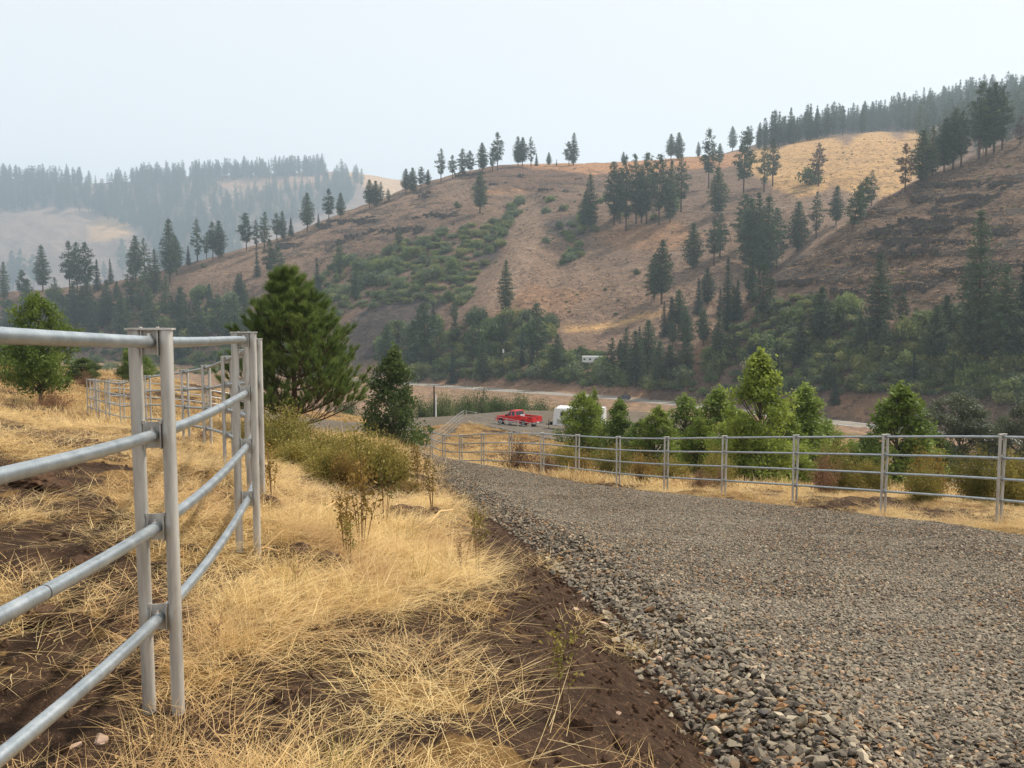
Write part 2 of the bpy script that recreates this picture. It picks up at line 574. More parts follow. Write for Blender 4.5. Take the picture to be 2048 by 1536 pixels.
# car park: grid clipped to its outline
lx, ly = np.meshgrid(np.linspace(-22, 82, 150), np.linspace(44, 124, 120), indexing='ij')
li = inside(LOT_POLY, lx, ly)
lz = G0(lx, ly) + 0.07
cell = li[:-1, :-1] | li[1:, :-1] | li[1:, 1:] | li[:-1, 1:]
ii, jj = np.nonzero(cell)
n2 = ly.shape[1]
q = np.stack([ii * n2 + jj, (ii + 1) * n2 + jj, (ii + 1) * n2 + jj + 1, ii * n2 + jj + 1], -1)
lot = link('gravel_car_park', mesh_np('gravel_car_park', np.stack([lx, ly, lz], -1), q, [M_GRAVEL], smooth=True))
tag(lot, 'flat grey gravel car park at the foot of the slope', kind='structure')

# ---- paved highway with its painted lines
HW = np.array([(-420, 640), (-260, 540), (-170, 470), (-102, 416), (-36.6, 362), (0, 332), (45, 300), (90.6, 230.6), (112, 206), (140, 172), (175, 120), (220, 60)], float)
hw, hwlen = resample(HW, 260)
HWZ = -27.75
tg = np.gradient(hw, axis=0); tg /= np.linalg.norm(tg, axis=1)[:, None]
nrm = np.stack([-tg[:, 1], tg[:, 0]], 1)      # left of travel direction (towards the hill is the right side of image depth)


def strip(offs, zs, mat, name, parent=None):
    offs = np.asarray(offs, float); k = len(offs)
    V = np.stack([hw[:, None, 0] + nrm[:, None, 0] * offs, hw[:, None, 1] + nrm[:, None, 1] * offs, np.broadcast_to(HWZ + np.asarray(zs, float), (len(hw), k))], -1)
    _i = np.arange(len(hw) - 1)[:, None] * k; _j = np.arange(k - 1)[None]
    q = np.stack([_i + _j, _i + _j + 1, _i + k + _j + 1, _i + k + _j], -1).reshape(-1, 4)
    return link(name, mesh_np(name, V.reshape(-1, 3), q, [mat], smooth=False), parent)


m = Mat('old_asphalt', 0.9, 0.2)
m.color(m.ramp(m.noise(.25, 5), [(.3, lin(118, 114, 110)), (.7, lin(142, 137, 131))]))
M_ASPH = m.m
m = Mat('road_shoulder', 0.95, 0.1)
m.color(m.ramp(m.noise(.5, 5), [(.3, lin(112, 92, 76)), (.7, lin(150, 122, 96))]))
M_SHOULDER = m.m
M_WHITE_LINE = simple('white_road_paint', (.75, .75, .72), .7)
M_YELLOW_LINE = simple('yellow_road_paint', (.6, .42, .08), .7)
hwy = strip([-4.6, 4.6], [0, 0], M_ASPH, 'highway')
tag(hwy, 'two lane paved highway along the valley', kind='structure')
strip([-3.75, -3.5], [.02, .02], M_WHITE_LINE, 'edge_line', hwy)
strip([3.5, 3.75], [.02, .02], M_WHITE_LINE, 'edge_line', hwy)
strip([-.25, -.1], [.02, .02], M_YELLOW_LINE, 'centre_line', hwy)
strip([.1, .25], [.02, .02], M_YELLOW_LINE, 'centre_line', hwy)
emb = strip([-30, -14, -5.6, -4.6, 4.6, 6.0, 16], [-4.5, -3.2, -.12, -.05, -.05, -.1, 2.4], M_SHOULDER, 'highway_embankment')
tag(emb, 'dry grass embankment carrying the highway', kind='structure')
# ------------------------------------------------------------------ hills beyond the valley
def pix(V):
    d = np.asarray(V) - EYE
    zc = d @ FWD
    return 1024 + FPX * d[..., 0] / zc, 768 - FPX * (d @ UP) / zc


def soft_poly(poly, px, py, warp=14.0, seed=3, scale=.03):
    wx = px + (fbm(px * scale, py * scale, 3, seed) - .5) * 2 * warp
    wy = py + (fbm(px * scale + 50, py * scale + 9, 3, seed + 7) - .5) * 2 * warp
    return inside(np.array(poly, float), wx, wy).astype(float)


_hpx = 1024 + FPX * (hw[:, 0] + nrm[:, 0] * 6.5) / ((hw[:, 1] + nrm[:, 1] * 6.5) * math.cos(PITCH) + 29.4 * math.sin(PITCH))
_hY = hw[:, 1] + nrm[:, 1] * 6.5


def loft(name, pxs, crest, footY, footz, rows, prof, back, backdrop, rough_amp, seed, lift=None):
    cr = np.array(crest, float)
    cr_s, _ = resample(cr, 400)
    pc = np.interp(pxs, cr_s[:, 0], cr_s[:, 1]); dc = np.interp(pxs, cr_s[:, 0], cr_s[:, 2])
    u = np.concatenate([np.linspace(0, 1, rows), 1 + np.linspace(0, 1, 26)[1:] ** 1.4])
    fY = footY(pxs)
    A = EYE + np.stack([ray(p, q) for p, q in zip(pxs, pc)]) * dc[:, None]
    rxy = np.stack([(pxs - 1024) / FPX / (math.cos(PITCH)), np.ones_like(pxs)], 1)
    rA = A[:, 0] / A[:, 1]
    U = u[None, :]
    Y = np.where(U <= 1, fY[:, None] + (dc - fY)[:, None] * np.minimum(U, 1), dc[:, None] + (U - 1) * back)
    X = rA[:, None] * Y
    p = prof(pxs)[:, None]
    uc = np.clip(U, 0, 1)
    # steep enough at the crest that the crest itself stays the skyline
    need = ((A[:, 2] - EYE[2]) / dc) / ((A[:, 2] - footz) / (dc - fY))
    w = np.clip(need * 1.25 + .08, .1, 1)[:, None]
    Z = footz + (A[:, 2] - footz)[:, None] * (w * uc + (1 - w) * (1 - (1 - uc) ** p))
    Z = np.where(U > 1, A[:, 2][:, None] - backdrop * (U - 1) ** 1.3, Z)
    env = np.clip(U * 6, 0, 1) * np.where(U <= 1, 1 - .8 * np.clip(U, 0, 1) ** 5, .2 + .8 * sstep(1, 1.3, U))
    Z = Z + rough_amp * env * ((fbm(X / 75, Y / 75, 3, seed) - .5) * 2 + .30 * (fbm(X / 16, Y / 16, 3, seed + 4) - .5) * 2)
    Z = Z + 1.1 * (fbm(X / 5, Y / 5, 2, seed + 9) - .5) * (U < 1.02)
    return np.stack([X, Y, Z], -1), U


def grid_faces(a, b):
    _i = np.arange(a - 1)[:, None] * b; _j = np.arange(b - 1)[None]
    return np.stack([_i + _j, _i + b + _j, _i + b + _j + 1, _i + _j + 1], -1).reshape(-1, 4)


def hill_material(name):
    m = Mat(name, 0.95, 0.08)
    P = m.coord('Object')
    base = m.attr('alb')
    n1 = m.noise(.075, 7, .75)
    n2 = m.noise(.42, 6, .8)
    c = m.mix(m.math('MULTIPLY', n1, 1.0), m.mix(1.0, base, (.50, .48, .50), 'MULTIPLY'), m.mix(1.0, base, (1.3, 1.3, 1.28), 'MULTIPLY'))
    # tufts of paler grass and small dark stones
    c = m.mix(m.ramp(n2, [(.54, (0, 0, 0)), (.61, (.85, .85, .85))]), c, m.mix(1.0, base, (1.55, 1.5, 1.4), 'MULTIPLY'))
    c = m.mix(m.ramp(m.noise(.35, 5, .75, co=P), [(.54, (0, 0, 0)), (.60, (.85, .85, .85))]), c, m.mix(1.0, base, (.42, .42, .44), 'MULTIPLY'))
    # basalt ledges follow the contour
    lay = m.noise(1.0, 5, .7, sc=(.045, .045, .22))
    rk = m.math('MULTIPLY', m.attr('rock', 'Fac'), m.ramp(lay, [(.51, (0, 0, 0)), (.57, (.85, .85, .85))]))
    rc = m.ramp(m.noise(.7, 5, .75), [(.3, lin(44, 40, 38)), (.6, lin(84, 76, 70)), (.75, lin(112, 100, 90))])
    c = m.mix(rk, c, rc)
    m.color(c)
    h = m.math('ADD', m.noise(.25, 6, .7), m.math('MULTIPLY', rk, .6))
    m.bump(h, 1.0, 2.2)
    return m.m


M_HILL = hill_material('dry_hill_grass_and_basalt')
DRY = np.array(lin(131, 109, 92)[:3]); MAUVE = np.array(lin(116, 96, 81)[:3]); ORANGE = np.array(lin(156, 120, 90)[:3])
TAN = np.array(lin(204, 164, 110)[:3]); SCREE = np.array(lin(74, 68, 66)[:3]); DARKS = np.array(lin(104, 82, 68)[:3]); PALE = np.array(lin(180, 154, 130)[:3])


def paint(V, U, layers, base_a, base_b, seed, bs=90.0):
    px, py = pix(V)
    f = sstep(.38, .62, fbm(V[..., 0] / bs, V[..., 1] / bs, 4, seed))[..., None]
    col = base_a * (1 - f) + base_b * f
    for poly, c, k, warp in layers:
        w = soft_poly(poly, px, py, warp)[..., None] * k * (U[..., None] <= 1.02)
        col = col * (1 - w) + c * w
    return col


def blur(a, n=2):
    for _ in range(n):
        b = a.copy()
        b[1:-1] = (a[:-2] + 2 * a[1:-1] + a[2:]) / 4; a = b.copy()
        b[:, 1:-1] = (a[:, :-2] + 2 * a[:, 1:-1] + a[:, 2:]) / 4; a = b
    return a


def make_hill(name, label, pxs, V, U, layers, ba, bb, seed, rockpolys):
    px, py = pix(V)
    U2 = np.broadcast_to(U, V.shape[:2])
    col = blur(paint(V, U2, layers, ba, bb, seed))
    rock = np.zeros(V.shape[:2])
    for poly, k in rockpolys:
        rock = np.maximum(rock, soft_poly(poly, px, py, 22, 9) * k * (U2 <= 1.0))
    rock = blur(rock, 3)
    # the ledges stand out as steps
    s = V[..., 2] / 9.0 + 1.6 * fbm(V[..., 0] / 60, V[..., 1] / 60, 3, seed + 2)
    fr = s - np.floor(s)
    V = V.copy()
    V[..., 2] += rock * .7 * (sstep(.35, .5, fr) - fr) * 1.6
    o = link(name, mesh_np(name, V.reshape(-1, 3), grid_faces(*V.shape[:2]), [M_HILL], smooth=True, attrs={'alb': col.reshape(-1, 3), 'rock': rock.ravel()}))
    tag(o, label, kind='structure')
    return V


foot = lambda p: np.interp(p, _hpx, _hY)
pxm = np.linspace(-420, 2080, 440)
CREST_M = [(-500, 640, 650), (-200, 600, 650), (0, 585, 640), (100, 578, 640), (200, 568, 635), (280, 552, 630), (370, 530, 630), (470, 502, 635), (560, 478, 645), (640, 445, 655), (700, 420, 660), (760, 400, 665), (830, 372, 672),
           (900, 350, 680), (960, 337, 690), (1030, 329, 700), (1100, 328, 705), (1200, 326, 715), (1300, 320, 720), (1400, 312, 725), (1480, 303, 735), (1560, 288, 745), (1650, 270, 755), (1740, 263, 765), (1830, 262, 780), (1950, 240, 790), (2200, 180, 800)]
prof_m = lambda p: np.interp(p, [-500, 300, 700, 1000, 1300, 1600, 2100], [1.15, 1.2, 1.35, 1.45, 1.6, 2.1, 2.2])
Vm, Um = loft('main', pxm, CREST_M, foot, -28.2, 230, prof_m, 260, 120, 6.0, 101)
_px, _py = pix(Vm)


def groove(V, U, line, width, depth):
    """a gully pressed into the hillside along a line of pixels"""
    px, py = pix(V)
    L, _ = resample(np.array(line, float), 120)
    d = edge_dist(L, px, py).reshape(px.shape)
    V[..., 2] -= depth * np.exp(-(d / width) ** 2) * (np.broadcast_to(U, px.shape) <= 1)


groove(Vm, Um, [(1050, 392), (1000, 470), (930, 560), (850, 650), (800, 720)], 34, 6)
groove(Vm, Um, [(1560, 480), (1480, 580), (1410, 680), (1350, 750)], 40, 9)
groove(Vm, Um, [(1160, 440), (1130, 500), (1090, 600)], 22, 3)
LAY_M = [
    ([(1470, 312), (1640, 275), (1740, 264), (1850, 262), (1850, 330), (1820, 392), (1640, 385), (1560, 392), (1500, 350)], TAN, .72, 34),
    ([(1000, 326), (1480, 300), (1500, 330), (1300, 345), (1190, 350), (1080, 338)], np.array(lin(188, 140, 100)[:3]), .7, 8),
    ([(1540, 395), (1640, 390), (1790, 400), (1700, 455), (1620, 500), (1560, 530)], DRY, .8, 14),
    ([(1180, 465), (1290, 445), (1370, 450), (1410, 470), (1330, 502), (1230, 500)], ORANGE, .7, 12),
    ([(960, 640), (1060, 570), (1200, 585), (1120, 625), (980, 665)], ORANGE, .5, 16),
    ([(925, 345), (1000, 334), (1090, 334), (1190, 352), (1140, 385), (1060, 385), (1000, 372), (940, 372)], DARKS, .8, 10),
    ([(965, 380), (1010, 372), (1050, 378), (1050, 388), (1010, 384), (975, 392)], ORANGE, .8, 4),
    ([(1010, 425), (1030, 425), (995, 515), (960, 545), (940, 530), (975, 480)], SCREE, .9, 6),
    ([(1090, 445), (1150, 425), (1190, 450), (1165, 475), (1095, 470)], SCREE, .9, 8),
    ([(690, 650), (760, 600), (830, 590), (890, 600), (860, 660), (780, 700), (720, 730), (680, 720)], SCREE, .9, 16),
    ([(1040, 400), (1090, 400), (1080, 500), (1010, 640), (960, 640), (1010, 520)], PALE, .25, 10),
    ([(1130, 653), (1200, 650), (1335, 618), (1335, 627), (1200, 660), (1130, 663)], TAN, .75, 3), ([(1050, 727), (1260, 725), (1260, 735), (1050, 737)], TAN, .7, 3),
    ([(860, 745), (1400, 790), (1400, 830), (860, 790)], ORANGE, .5, 10),
]
ROCK_M = [([(560, 480), (760, 400), (900, 355), (900, 420), (800, 470), (660, 500), (560, 520)], .9), ([(920, 345), (1200, 340), (1210, 400), (1080, 420), (960, 430)], .6),
          ([(640, 460), (900, 440), (880, 520), (640, 530)], .7), ([(1200, 500), (1450, 480), (1450, 560), (1200, 600)], .3), ([(1560, 300), (1800, 300), (1800, 380), (1560, 380)], .25)]
Vm = make_hill('central_hill', 'bald dry grass hill with rock ledges in the middle of the view', pxm, Vm, Um, LAY_M, DRY, MAUVE, 61, ROCK_M)

pxr = np.linspace(1300, 2640, 330)
CREST_R = [(1250, 800, 300), (1330, 735, 305), (1390, 690, 310), (1450, 640, 315), (1500, 592, 318), (1560, 542, 322), (1620, 497, 325), (1690, 452, 330), (1740, 412, 334), (1800, 377, 340), (1850, 352, 344), (1920, 325, 348), (2000, 290, 352), (2048, 266, 356), (2200, 190, 365), (2700, 60, 380)]
Vr, Ur = loft('right', pxr, CREST_R, lambda p: np.minimum(foot(p), 296), -28.2, 210, lambda p: np.interp(p, [1300, 1600, 2600], [1.2, 1.25, 1.3]), 160, 110, 3.4, 201)
LAY_R = [([(1390, 690), (1460, 640), (1450, 690), (1380, 760), (1330, 760)], ORANGE, .5, 8), ([(1660, 790), (1790, 790), (1790, 850), (1660, 830)], ORANGE, .4, 8)]
ROCK_R = [([(1560, 540), (1700, 450), (1850, 352), (2048, 330), (2200, 300), (2200, 520), (2048, 560), (1900, 560), (1800, 600), (1640, 590), (1500, 620)], 1.0)]
Vr = make_hill('right_hill', 'steep brown hillside with dark basalt ledges', pxr, Vr, Ur, LAY_R, MAUVE * .84, DRY * .78, 67, ROCK_R)

pxf = np.linspace(-700, 1150, 260)
CREST_F = [(a_, b_, c_ * 2.1) for a_, b_, c_ in [(-800, 380, 1150), (-300, 362, 1150), (0, 360, 1150), (100, 362, 1150), (180, 368, 1150), (260, 362, 1150), (340, 355, 1160), (500, 347, 1170), (640, 342, 1180), (700, 344, 1190), (760, 352, 1200), (830, 368, 1210), (950, 400, 1230), (1200, 420, 1250)]]
Vf, Uf = loft('far', pxf, CREST_F, lambda p: np.full_like(p, 1700.0), -115, 150, lambda p: np.full_like(p, 1.25), 900, 280, 18.0, 301)
groove(Vf, Uf, [(290, 420), (330, 480), (340, 560)], 40, 14)
PINK = np.array(lin(136, 116, 104)[:3])
LAY_F = [([(180, 440), (260, 410), (270, 470), (180, 480)], TAN, .6, 12), ([(400, 350), (700, 342), (860, 365), (860, 380), (600, 375), (450, 380)], ORANGE, .6, 12), ([(680, 340), (860, 362), (860, 400), (760, 400)], TAN * .9, .7, 8)]
Vf = make_hill('far_hill', 'hazy far hill across the valley with a pine covered ridge', pxf, Vf, Uf, LAY_F, PINK, PINK * .85, 71, [([(0, 480), (300, 470), (300, 560), (0, 560)], .3)])

pxu = np.linspace(1280, 2750, 200)
CREST_U = [(1200, 345, 1010), (1400, 318, 1010), (1500, 294, 1005), (1600, 262, 1000), (1700, 242, 1000), (1800, 228, 1000), (1900, 208, 1000), (2048, 180, 1000), (2250, 140, 1000), (2800, 60, 1000)]
Vu, Uu = loft('upper', pxu, CREST_U, lambda p: np.full_like(p, 770.0), 60.0, 90, lambda p: np.full_like(p, 1.0), 260, 60, 5.0, 401)
Vu = make_hill('upper_ridge', 'rising ridge under dark forest behind the hills', pxu, Vu, Uu, [], DRY, MAUVE, 73, [])


def bvh_of(V):
    return BVHTree.FromPolygons([tuple(p) for p in V.reshape(-1, 3)], [tuple(f) for f in grid_faces(*V.shape[:2]).tolist()])


B_M, B_R, B_F, B_U = bvh_of(Vm), bvh_of(Vr), bvh_of(Vf), bvh_of(Vu)
_gm = np.stack([gx, gy, gz], -1)
B_G = BVHTree.FromPolygons([tuple(p) for p in _gm.reshape(-1, 3)], [tuple(f) for f in gq.tolist()])


def hit(px, py, which=(B_M, B_R, B_F, B_U, B_G)):
    d = Vector(ray(px, py)).normalized(); best = None
    for b in which:
        loc, _, _, dist = b.ray_cast(Vector(EYE), d, 5000)
        if loc is not None and (best is None or dist < best[1]):
            best = (loc, dist)
    return None if best is None else best[0]


# ------------------------------------------------------------------ smoke haze hanging in the valley
def add_haze():
    zs = [v[..., 2].max() for v in (Vm, Vr, Vf, Vu)] + [gz.max()]
    top = max(zs) + 45.0
    low = min(v[..., 2].min() for v in (Vm, Vr, Vf, Vu)); low = min(low, gz.min()) - 1.0
    xs = [v[..., 0].min() for v in (Vm, Vr, Vf, Vu)] + [v[..., 0].max() for v in (Vm, Vr, Vf, Vu)]
    X0, X1 = min(xs + [-640]) - 20, max(xs + [640]) + 20
    Y1 = max(v[..., 1].max() for v in (Vm, Vr, Vf, Vu)) + 20
    b = MB().box(((X0 + X1) / 2, (Y1 - 660) / 2, (top + low) / 2), (X1 - X0, Y1 + 660, top - low))
    mt = bpy.data.materials.new('smoke_haze'); mt.use_nodes = True
    nt = mt.node_tree; nt.nodes.clear()
    pv = nt.nodes.new('ShaderNodeVolumePrincipled'); out = nt.nodes.new('ShaderNodeOutputMaterial')
    pv.inputs['Density'].default_value = 0.00028
    pv.inputs['Color'].default_value = (.70, .86, 1.0, 1)
    pv.inputs['Anisotropy'].default_value = 0.25
    nt.links.new(pv.outputs[0], out.inputs['Volume'])
    mt.cycles.homogeneous_volume = True
    o = b.build('haze', mt)
    tag(o, 'thin grey blue smoke haze filling the valley air', kind='stuff')


add_haze()
# ------------------------------------------------------------------ plant builders
def rand_dirs(n, r):
    v = r.normal(size=(n, 3)); return v / np.linalg.norm(v, axis=1)[:, None]


def tri_cloud(cent, size, r, per=3, flat=0.0, aspect=1.6):
    """per random leaf triangles of the given size at every centre"""
    n = len(cent) * per
    c = np.repeat(cent, per, 0) + r.normal(size=(n, 3)) * np.repeat(np.atleast_1d(size) * np.ones(len(cent)), per)[:, None] * .45
    s = np.repeat(np.atleast_1d(size) * np.ones(len(cent)), per)[:, None] * r.uniform(.6, 1.3, (n, 1))
    a = rand_dirs(n, r); a[:, 2] *= (1 - flat); a /= np.linalg.norm(a, axis=1)[:, None]
    b = np.cross(a, rand_dirs(n, r)); b /= np.linalg.norm(b, axis=1)[:, None] + 1e-9
    V = np.stack([c - a * s * .5 - b * s / aspect * .5, c - a * s * .5 + b * s / aspect * .5, c + a * s * .6], 1).reshape(-1, 3)
    return V, np.arange(n * 3).reshape(-1, 3)


def quad_leaves(cent, size, r, up=.35):
    """one diamond leaf at every centre"""
    n = len(cent)
    s = size * r.uniform(.6, 1.35, (n, 1))
    nrm_ = rand_dirs(n, r) + np.array([0, 0, up]); nrm_ /= np.linalg.norm(nrm_, axis=1)[:, None]
    a = np.cross(nrm_, rand_dirs(n, r)); a /= np.linalg.norm(a, axis=1)[:, None] + 1e-9
    b = np.cross(nrm_, a)
    V = np.stack([cent - a * s, cent + b * s * .48 - a * s * .1, cent + a * s, cent - b * s * .48 - a * s * .1], 1).reshape(-1, 3)
    return V, np.arange(n * 4).reshape(-1, 4)


def pine_geometry(H, R, base, style, seed, dens=1.0):
    """returns trunk MB and crown arrays of a hillside conifer"""
    r = np.random.default_rng(seed)
    tb = MB()
    lean = r.normal(0, .012, 2) * H
    zz = np.linspace(0, H, 7)
    path = np.stack([lean[0] * (zz / H) ** 2, lean[1] * (zz / H) ** 2, zz - .4], 1)
    tb.tube(path, np.linspace(H * .016, H * .002, 7), 6)
    cents = []; sizes = []
    n_wh = int((28 if style != 'sparse' else 23) * dens)
    for k in range(n_wh):
        f = (k + r.uniform(-.3, .3)) / n_wh
        z = H * (base + (1 - base) * np.clip(f, 0, 1))
        if style == 'fir': prof = (1 - f) ** .85 * (.9 + .1 * math.sin(k))
        elif style == 'dense': prof = min(1.0, (1 - f) * 1.55 + .10) * min(1.0, .5 + f * 2.2)
        else: prof = min(1.0, (1 - f) * 1.7 + .14) * min(1.0, .45 + f * 2.0) * r.uniform(.55, 1.1)
        nb = int(r.integers(5, 8)) if style != 'sparse' else int(r.integers(3, 6))
        a0 = r.uniform(0, 6.28)
        for j in range(nb):
            if style == 'sparse' and r.random() < .22: continue
            a = a0 + j * 6.28 / nb + r.normal(0, .25)
            L = R * prof * r.uniform(.65, 1.18)
            rise = (.12 if style == 'sparse' else (-.18 if style == 'fir' else .05)) + r.normal(0, .08) + .35 * f
            m_ = max(2, int(L / R * 5.0 + 1))
            ts = np.linspace(.28 if style != 'sparse' else .45, 1.0, m_)
            p = np.stack([np.cos(a) * L * ts, np.sin(a) * L * ts, z + L * rise * ts - .10 * L * ts ** 2], 1)
            w = np.interp(p[:, 2] / H, [0, 1], [0, 1])
            p[:, 0] += lean[0] * w ** 2; p[:, 1] += lean[1] * w ** 2
            cents.append(p); sizes.append(np.full(m_, R * (.17 if style != 'sparse' else .19) * (.7 + .4 * (1 - f))))
            if style != 'fir' and L > R * .5 and H > 5:
                tb.tube(np.array([[lean[0] * (z / H) ** 2, lean[1] * (z / H) ** 2, z], p[-1]]), [H * .003, H * .001], 3, caps=False)
    top = np.array([[lean[0], lean[1], H * q] for q in (.95, .98, 1.0)])
    cents.append(top); sizes.append(np.full(3, R * .12))
    cents = np.concatenate(cents); sizes = np.concatenate(sizes)
    V, F = tri_cloud(cents, sizes, r, per=9 if style != 'sparse' else 10, flat=.4, aspect=2.0)
    return tb, V, F


M_BARK = simple('pine_bark', lin(84, 66, 54), .95, .1, var=.35, scale=3)
M_BARKG = simple('grey_bark', lin(92, 84, 74), .95, .1, var=.3, scale=6)
M_PINE = foliage('pine_needles', (.036, .062, .028, 1), (.084, .124, .056, 1), .25, .25, .35)
M_FIR = foliage('fir_needles', (.026, .046, .030, 1), (.058, .085, .054, 1), .3, .2, .3)
M_DEAD = foliage('dying_pine_needles', (.075, .055, .035, 1), (.16, .11, .075, 1), .4, .1, .2)

PINE = {}
for style, mat, nvar in (('dense', M_PINE, 4), ('sparse', M_PINE, 5), ('fir', M_FIR, 3), ('dead', M_DEAD, 2)):
    PINE[style] = []
    for k in range(nvar):
        st = 'sparse' if style == 'dead' else style
        H = 22.0
        R = {'dense': 3.5, 'sparse': 3.6, 'fir': 3.3, 'dead': 4.0}[style] * (.9 + .1 * k)
        b = {'dense': .10, 'sparse': .20, 'fir': .03, 'dead': .22}[style] + .05 * (k % 3)
        tb, V, F = pine_geometry(H, R, b, st, 500 + 17 * k + len(style))
        PINE[style].append((tb.mesh('trunk', M_BARK), mesh_np('crown', V, F, [mat]), H, R))


def one_mesh_tree(style, seed, dens=.6):
    """far tree: trunk and crown in one small mesh"""
    H = 22.0
    tb, V, F = pine_geometry(H, 3.6, .22 if style == 'sparse' else .12, style, seed, dens)
    tv = np.concatenate(tb.v); nt = len(tv)
    tf = [f for f in tb.f if len(f) == 4]
    F = np.concatenate([F, F[:, ::-1]])[:len(F)]
    return mesh_np('pine_tree', np.concatenate([tv, V]), [np.array(tf), F + nt], [M_BARK, M_PINE], midx=[0] * len(tf) + [1] * len(F))


FARPINE = [one_mesh_tree(s, 900 + i, .5 + .04 * i) for i, s in enumerate(('dense', 'sparse', 'dense', 'fir', 'sparse', 'dense', 'fir', 'sparse'))]
used_mesh = set()


def place_pine(style, k, base, height, label, group, spread=1.0, rz=None, lean=0.0):
    tm, cm, H, R = PINE[style][k % len(PINE[style])]
    s = height / H
    e = empty('pine_tree', base, label, 'pine tree', group, rng.uniform(0, 6.28) if rz is None else rz)
    e.scale = (s * spread, s * spread, s)
    if lean: e.rotation_euler = (0, lean, 0)
    link('trunk', tm, e); link('crown', cm, e)
    return e


# ---- clumps of shrubs and broadleaf trees
def shrub_cloud(n, size, seed, hz=.75, lumps=9):
    """unit shrub: radius about 1, base at 0: leaves on the shells of several lumps"""
    r = np.random.default_rng(seed)
    P = []
    for k in range(lumps):
        a = r.uniform(0, 6.28); d = r.uniform(0, .68)
        c = np.array([math.cos(a) * d, math.sin(a) * d, hz * r.uniform(.25, .95) * (1 - .35 * d)])
        rad = r.uniform(.26, .50)
        m_ = n // lumps
        q = rand_dirs(m_, r) * (rad * r.uniform(.55, 1.08, (m_, 1))); q[:, 2] *= .85
        P.append(c + q)
    P = np.concatenate(P); P = P[P[:, 2] > .0]
    return tri_cloud(P, size, r, per=1, aspect=1.5)


def stems(n, seed, h=.7, spread=.55, rad=.012):
    r = np.random.default_rng(seed); b = MB()
    for k in range(n):
        a = r.uniform(0, 6.28); d = r.uniform(.15, spread)
        b.tube(np.array([[0.04 * math.cos(a), .04 * math.sin(a), -.08], [math.cos(a) * d * .45, math.sin(a) * d * .45, h * .5], [math.cos(a) * d, math.sin(a) * d, h * r.uniform(.8, 1.1)]]), [rad, rad * .7, rad * .3], 4, caps=False)
    return b


M_SCRUB = [foliage('scrub_leaf_green', (.095, .135, .042, 1), (.22, .27, .085, 1), .8, .38, .35),
           foliage('scrub_leaf_olive', (.12, .145, .045, 1), (.27, .285, .095, 1), .8, .38, .35),
           foliage('scrub_leaf_grey', (.09, .12, .06, 1), (.20, .24, .12, 1), .8, .38, .3)]
SCRUB = []
for k in range(6):
    V, F = shrub_cloud(1500, .17, 700 + k, lumps=8 + k)
    SCRUB.append((mesh_np('foliage', V, F, [M_SCRUB[k % 3]]), stems(5, 720 + k).mesh('stem', M_BARKG)))


def scatter(name, P, rot, scl, idx, variants, parent=None):
    """ONE object whose points carry instanced geometry (for what nobody could count)"""
    me = bpy.data.meshes.new(name)
    P = np.asarray(P, np.float32)
    me.vertices.add(len(P)); me.vertices.foreach_set('co', P.ravel())
    me.attributes.new('rot', 'FLOAT_VECTOR', 'POINT').data.foreach_set('vector', np.asarray(rot, np.float32).ravel())
    me.attributes.new('scl', 'FLOAT_VECTOR', 'POINT').data.foreach_set('vector', np.asarray(scl, np.float32).ravel())
    me.attributes.new('idx', 'INT', 'POINT').data.foreach_set('value', np.asarray(idx, np.int32))
    o = link(name, me, parent)
    ng = bpy.data.node_groups.new(name, 'GeometryNodeTree')
    ng.interface.new_socket('Geometry', in_out='INPUT', socket_type='NodeSocketGeometry')
    ng.interface.new_socket('Geometry', in_out='OUTPUT', socket_type='NodeSocketGeometry')
    N, L = ng.nodes, ng.links
    gi = N.new('NodeGroupInput'); go = N.new('NodeGroupOutput'); jn = N.new('GeometryNodeJoinGeometry')
    def named(n, t):
        a = N.new('GeometryNodeInputNamedAttribute'); a.data_type = t; a.inputs['Name'].default_value = n
        return a.outputs['Attribute']
    ar, asc, ai = named('rot', 'FLOAT_VECTOR'), named('scl', 'FLOAT_VECTOR'), named('idx', 'INT')
    for k, vm in enumerate(variants):
        vo = bpy.data.objects.new(name + '_piece', vm)
        oi = N.new('GeometryNodeObjectInfo'); oi.inputs['Object'].default_value = vo; oi.inputs['As Instance'].default_value = True
        cp = N.new('FunctionNodeCompare'); cp.data_type = 'INT'; cp.operation = 'EQUAL'
        ia = [s for s in cp.inputs if s.type == 'INT']
        L.new(ai, ia[0]); ia[1].default_value = k
        ip = N.new('GeometryNodeInstanceOnPoints')
        L.new(gi.outputs[0], ip.inputs['Points']); L.new(cp.outputs[0], ip.inputs['Selection']); L.new(oi.outputs['Geometry'], ip.inputs['Instance'])
        L.new(ar, ip.inputs['Rotation']); L.new(asc, ip.inputs['Scale']); L.new(ip.outputs[0], jn.inputs[0])
    L.new(jn.outputs[0], go.inputs[0])
    md = o.modifiers.new('scatter', 'NODES'); md.node_group = ng
    return o


def sample_poly(poly, n, r):
    poly = np.array(poly, float); lo, hi = poly.min(0), poly.max(0); out = []
    while len(out) < n:
        p = r.uniform(lo, hi)
        if inside(poly, np.array([p[0]]), np.array([p[1]]))[0]: out.append(p)
    return out
# ------------------------------------------------------------------ trees one can tell apart on the hills
S, D, Fi, X = 'sparse', 'dense', 'fir', 'dead'
ORD = ['first', 'second', 'third', 'fourth', 'fifth', 'sixth', 'seventh', 'eighth', 'ninth', 'tenth', 'eleventh', 'twelfth', 'thirteenth', 'fourteenth', 'fifteenth', 'sixteenth', 'seventeenth', 'eighteenth', 'nineteenth', 'twentieth', 'twenty-first', 'twenty-second', 'twenty-third', 'twenty-fourth', 'twenty-fifth']
LOOK = {S: 'open crowned pine', D: 'dense pine', Fi: 'pointed dark fir', X: 'half dead reddish pine'}
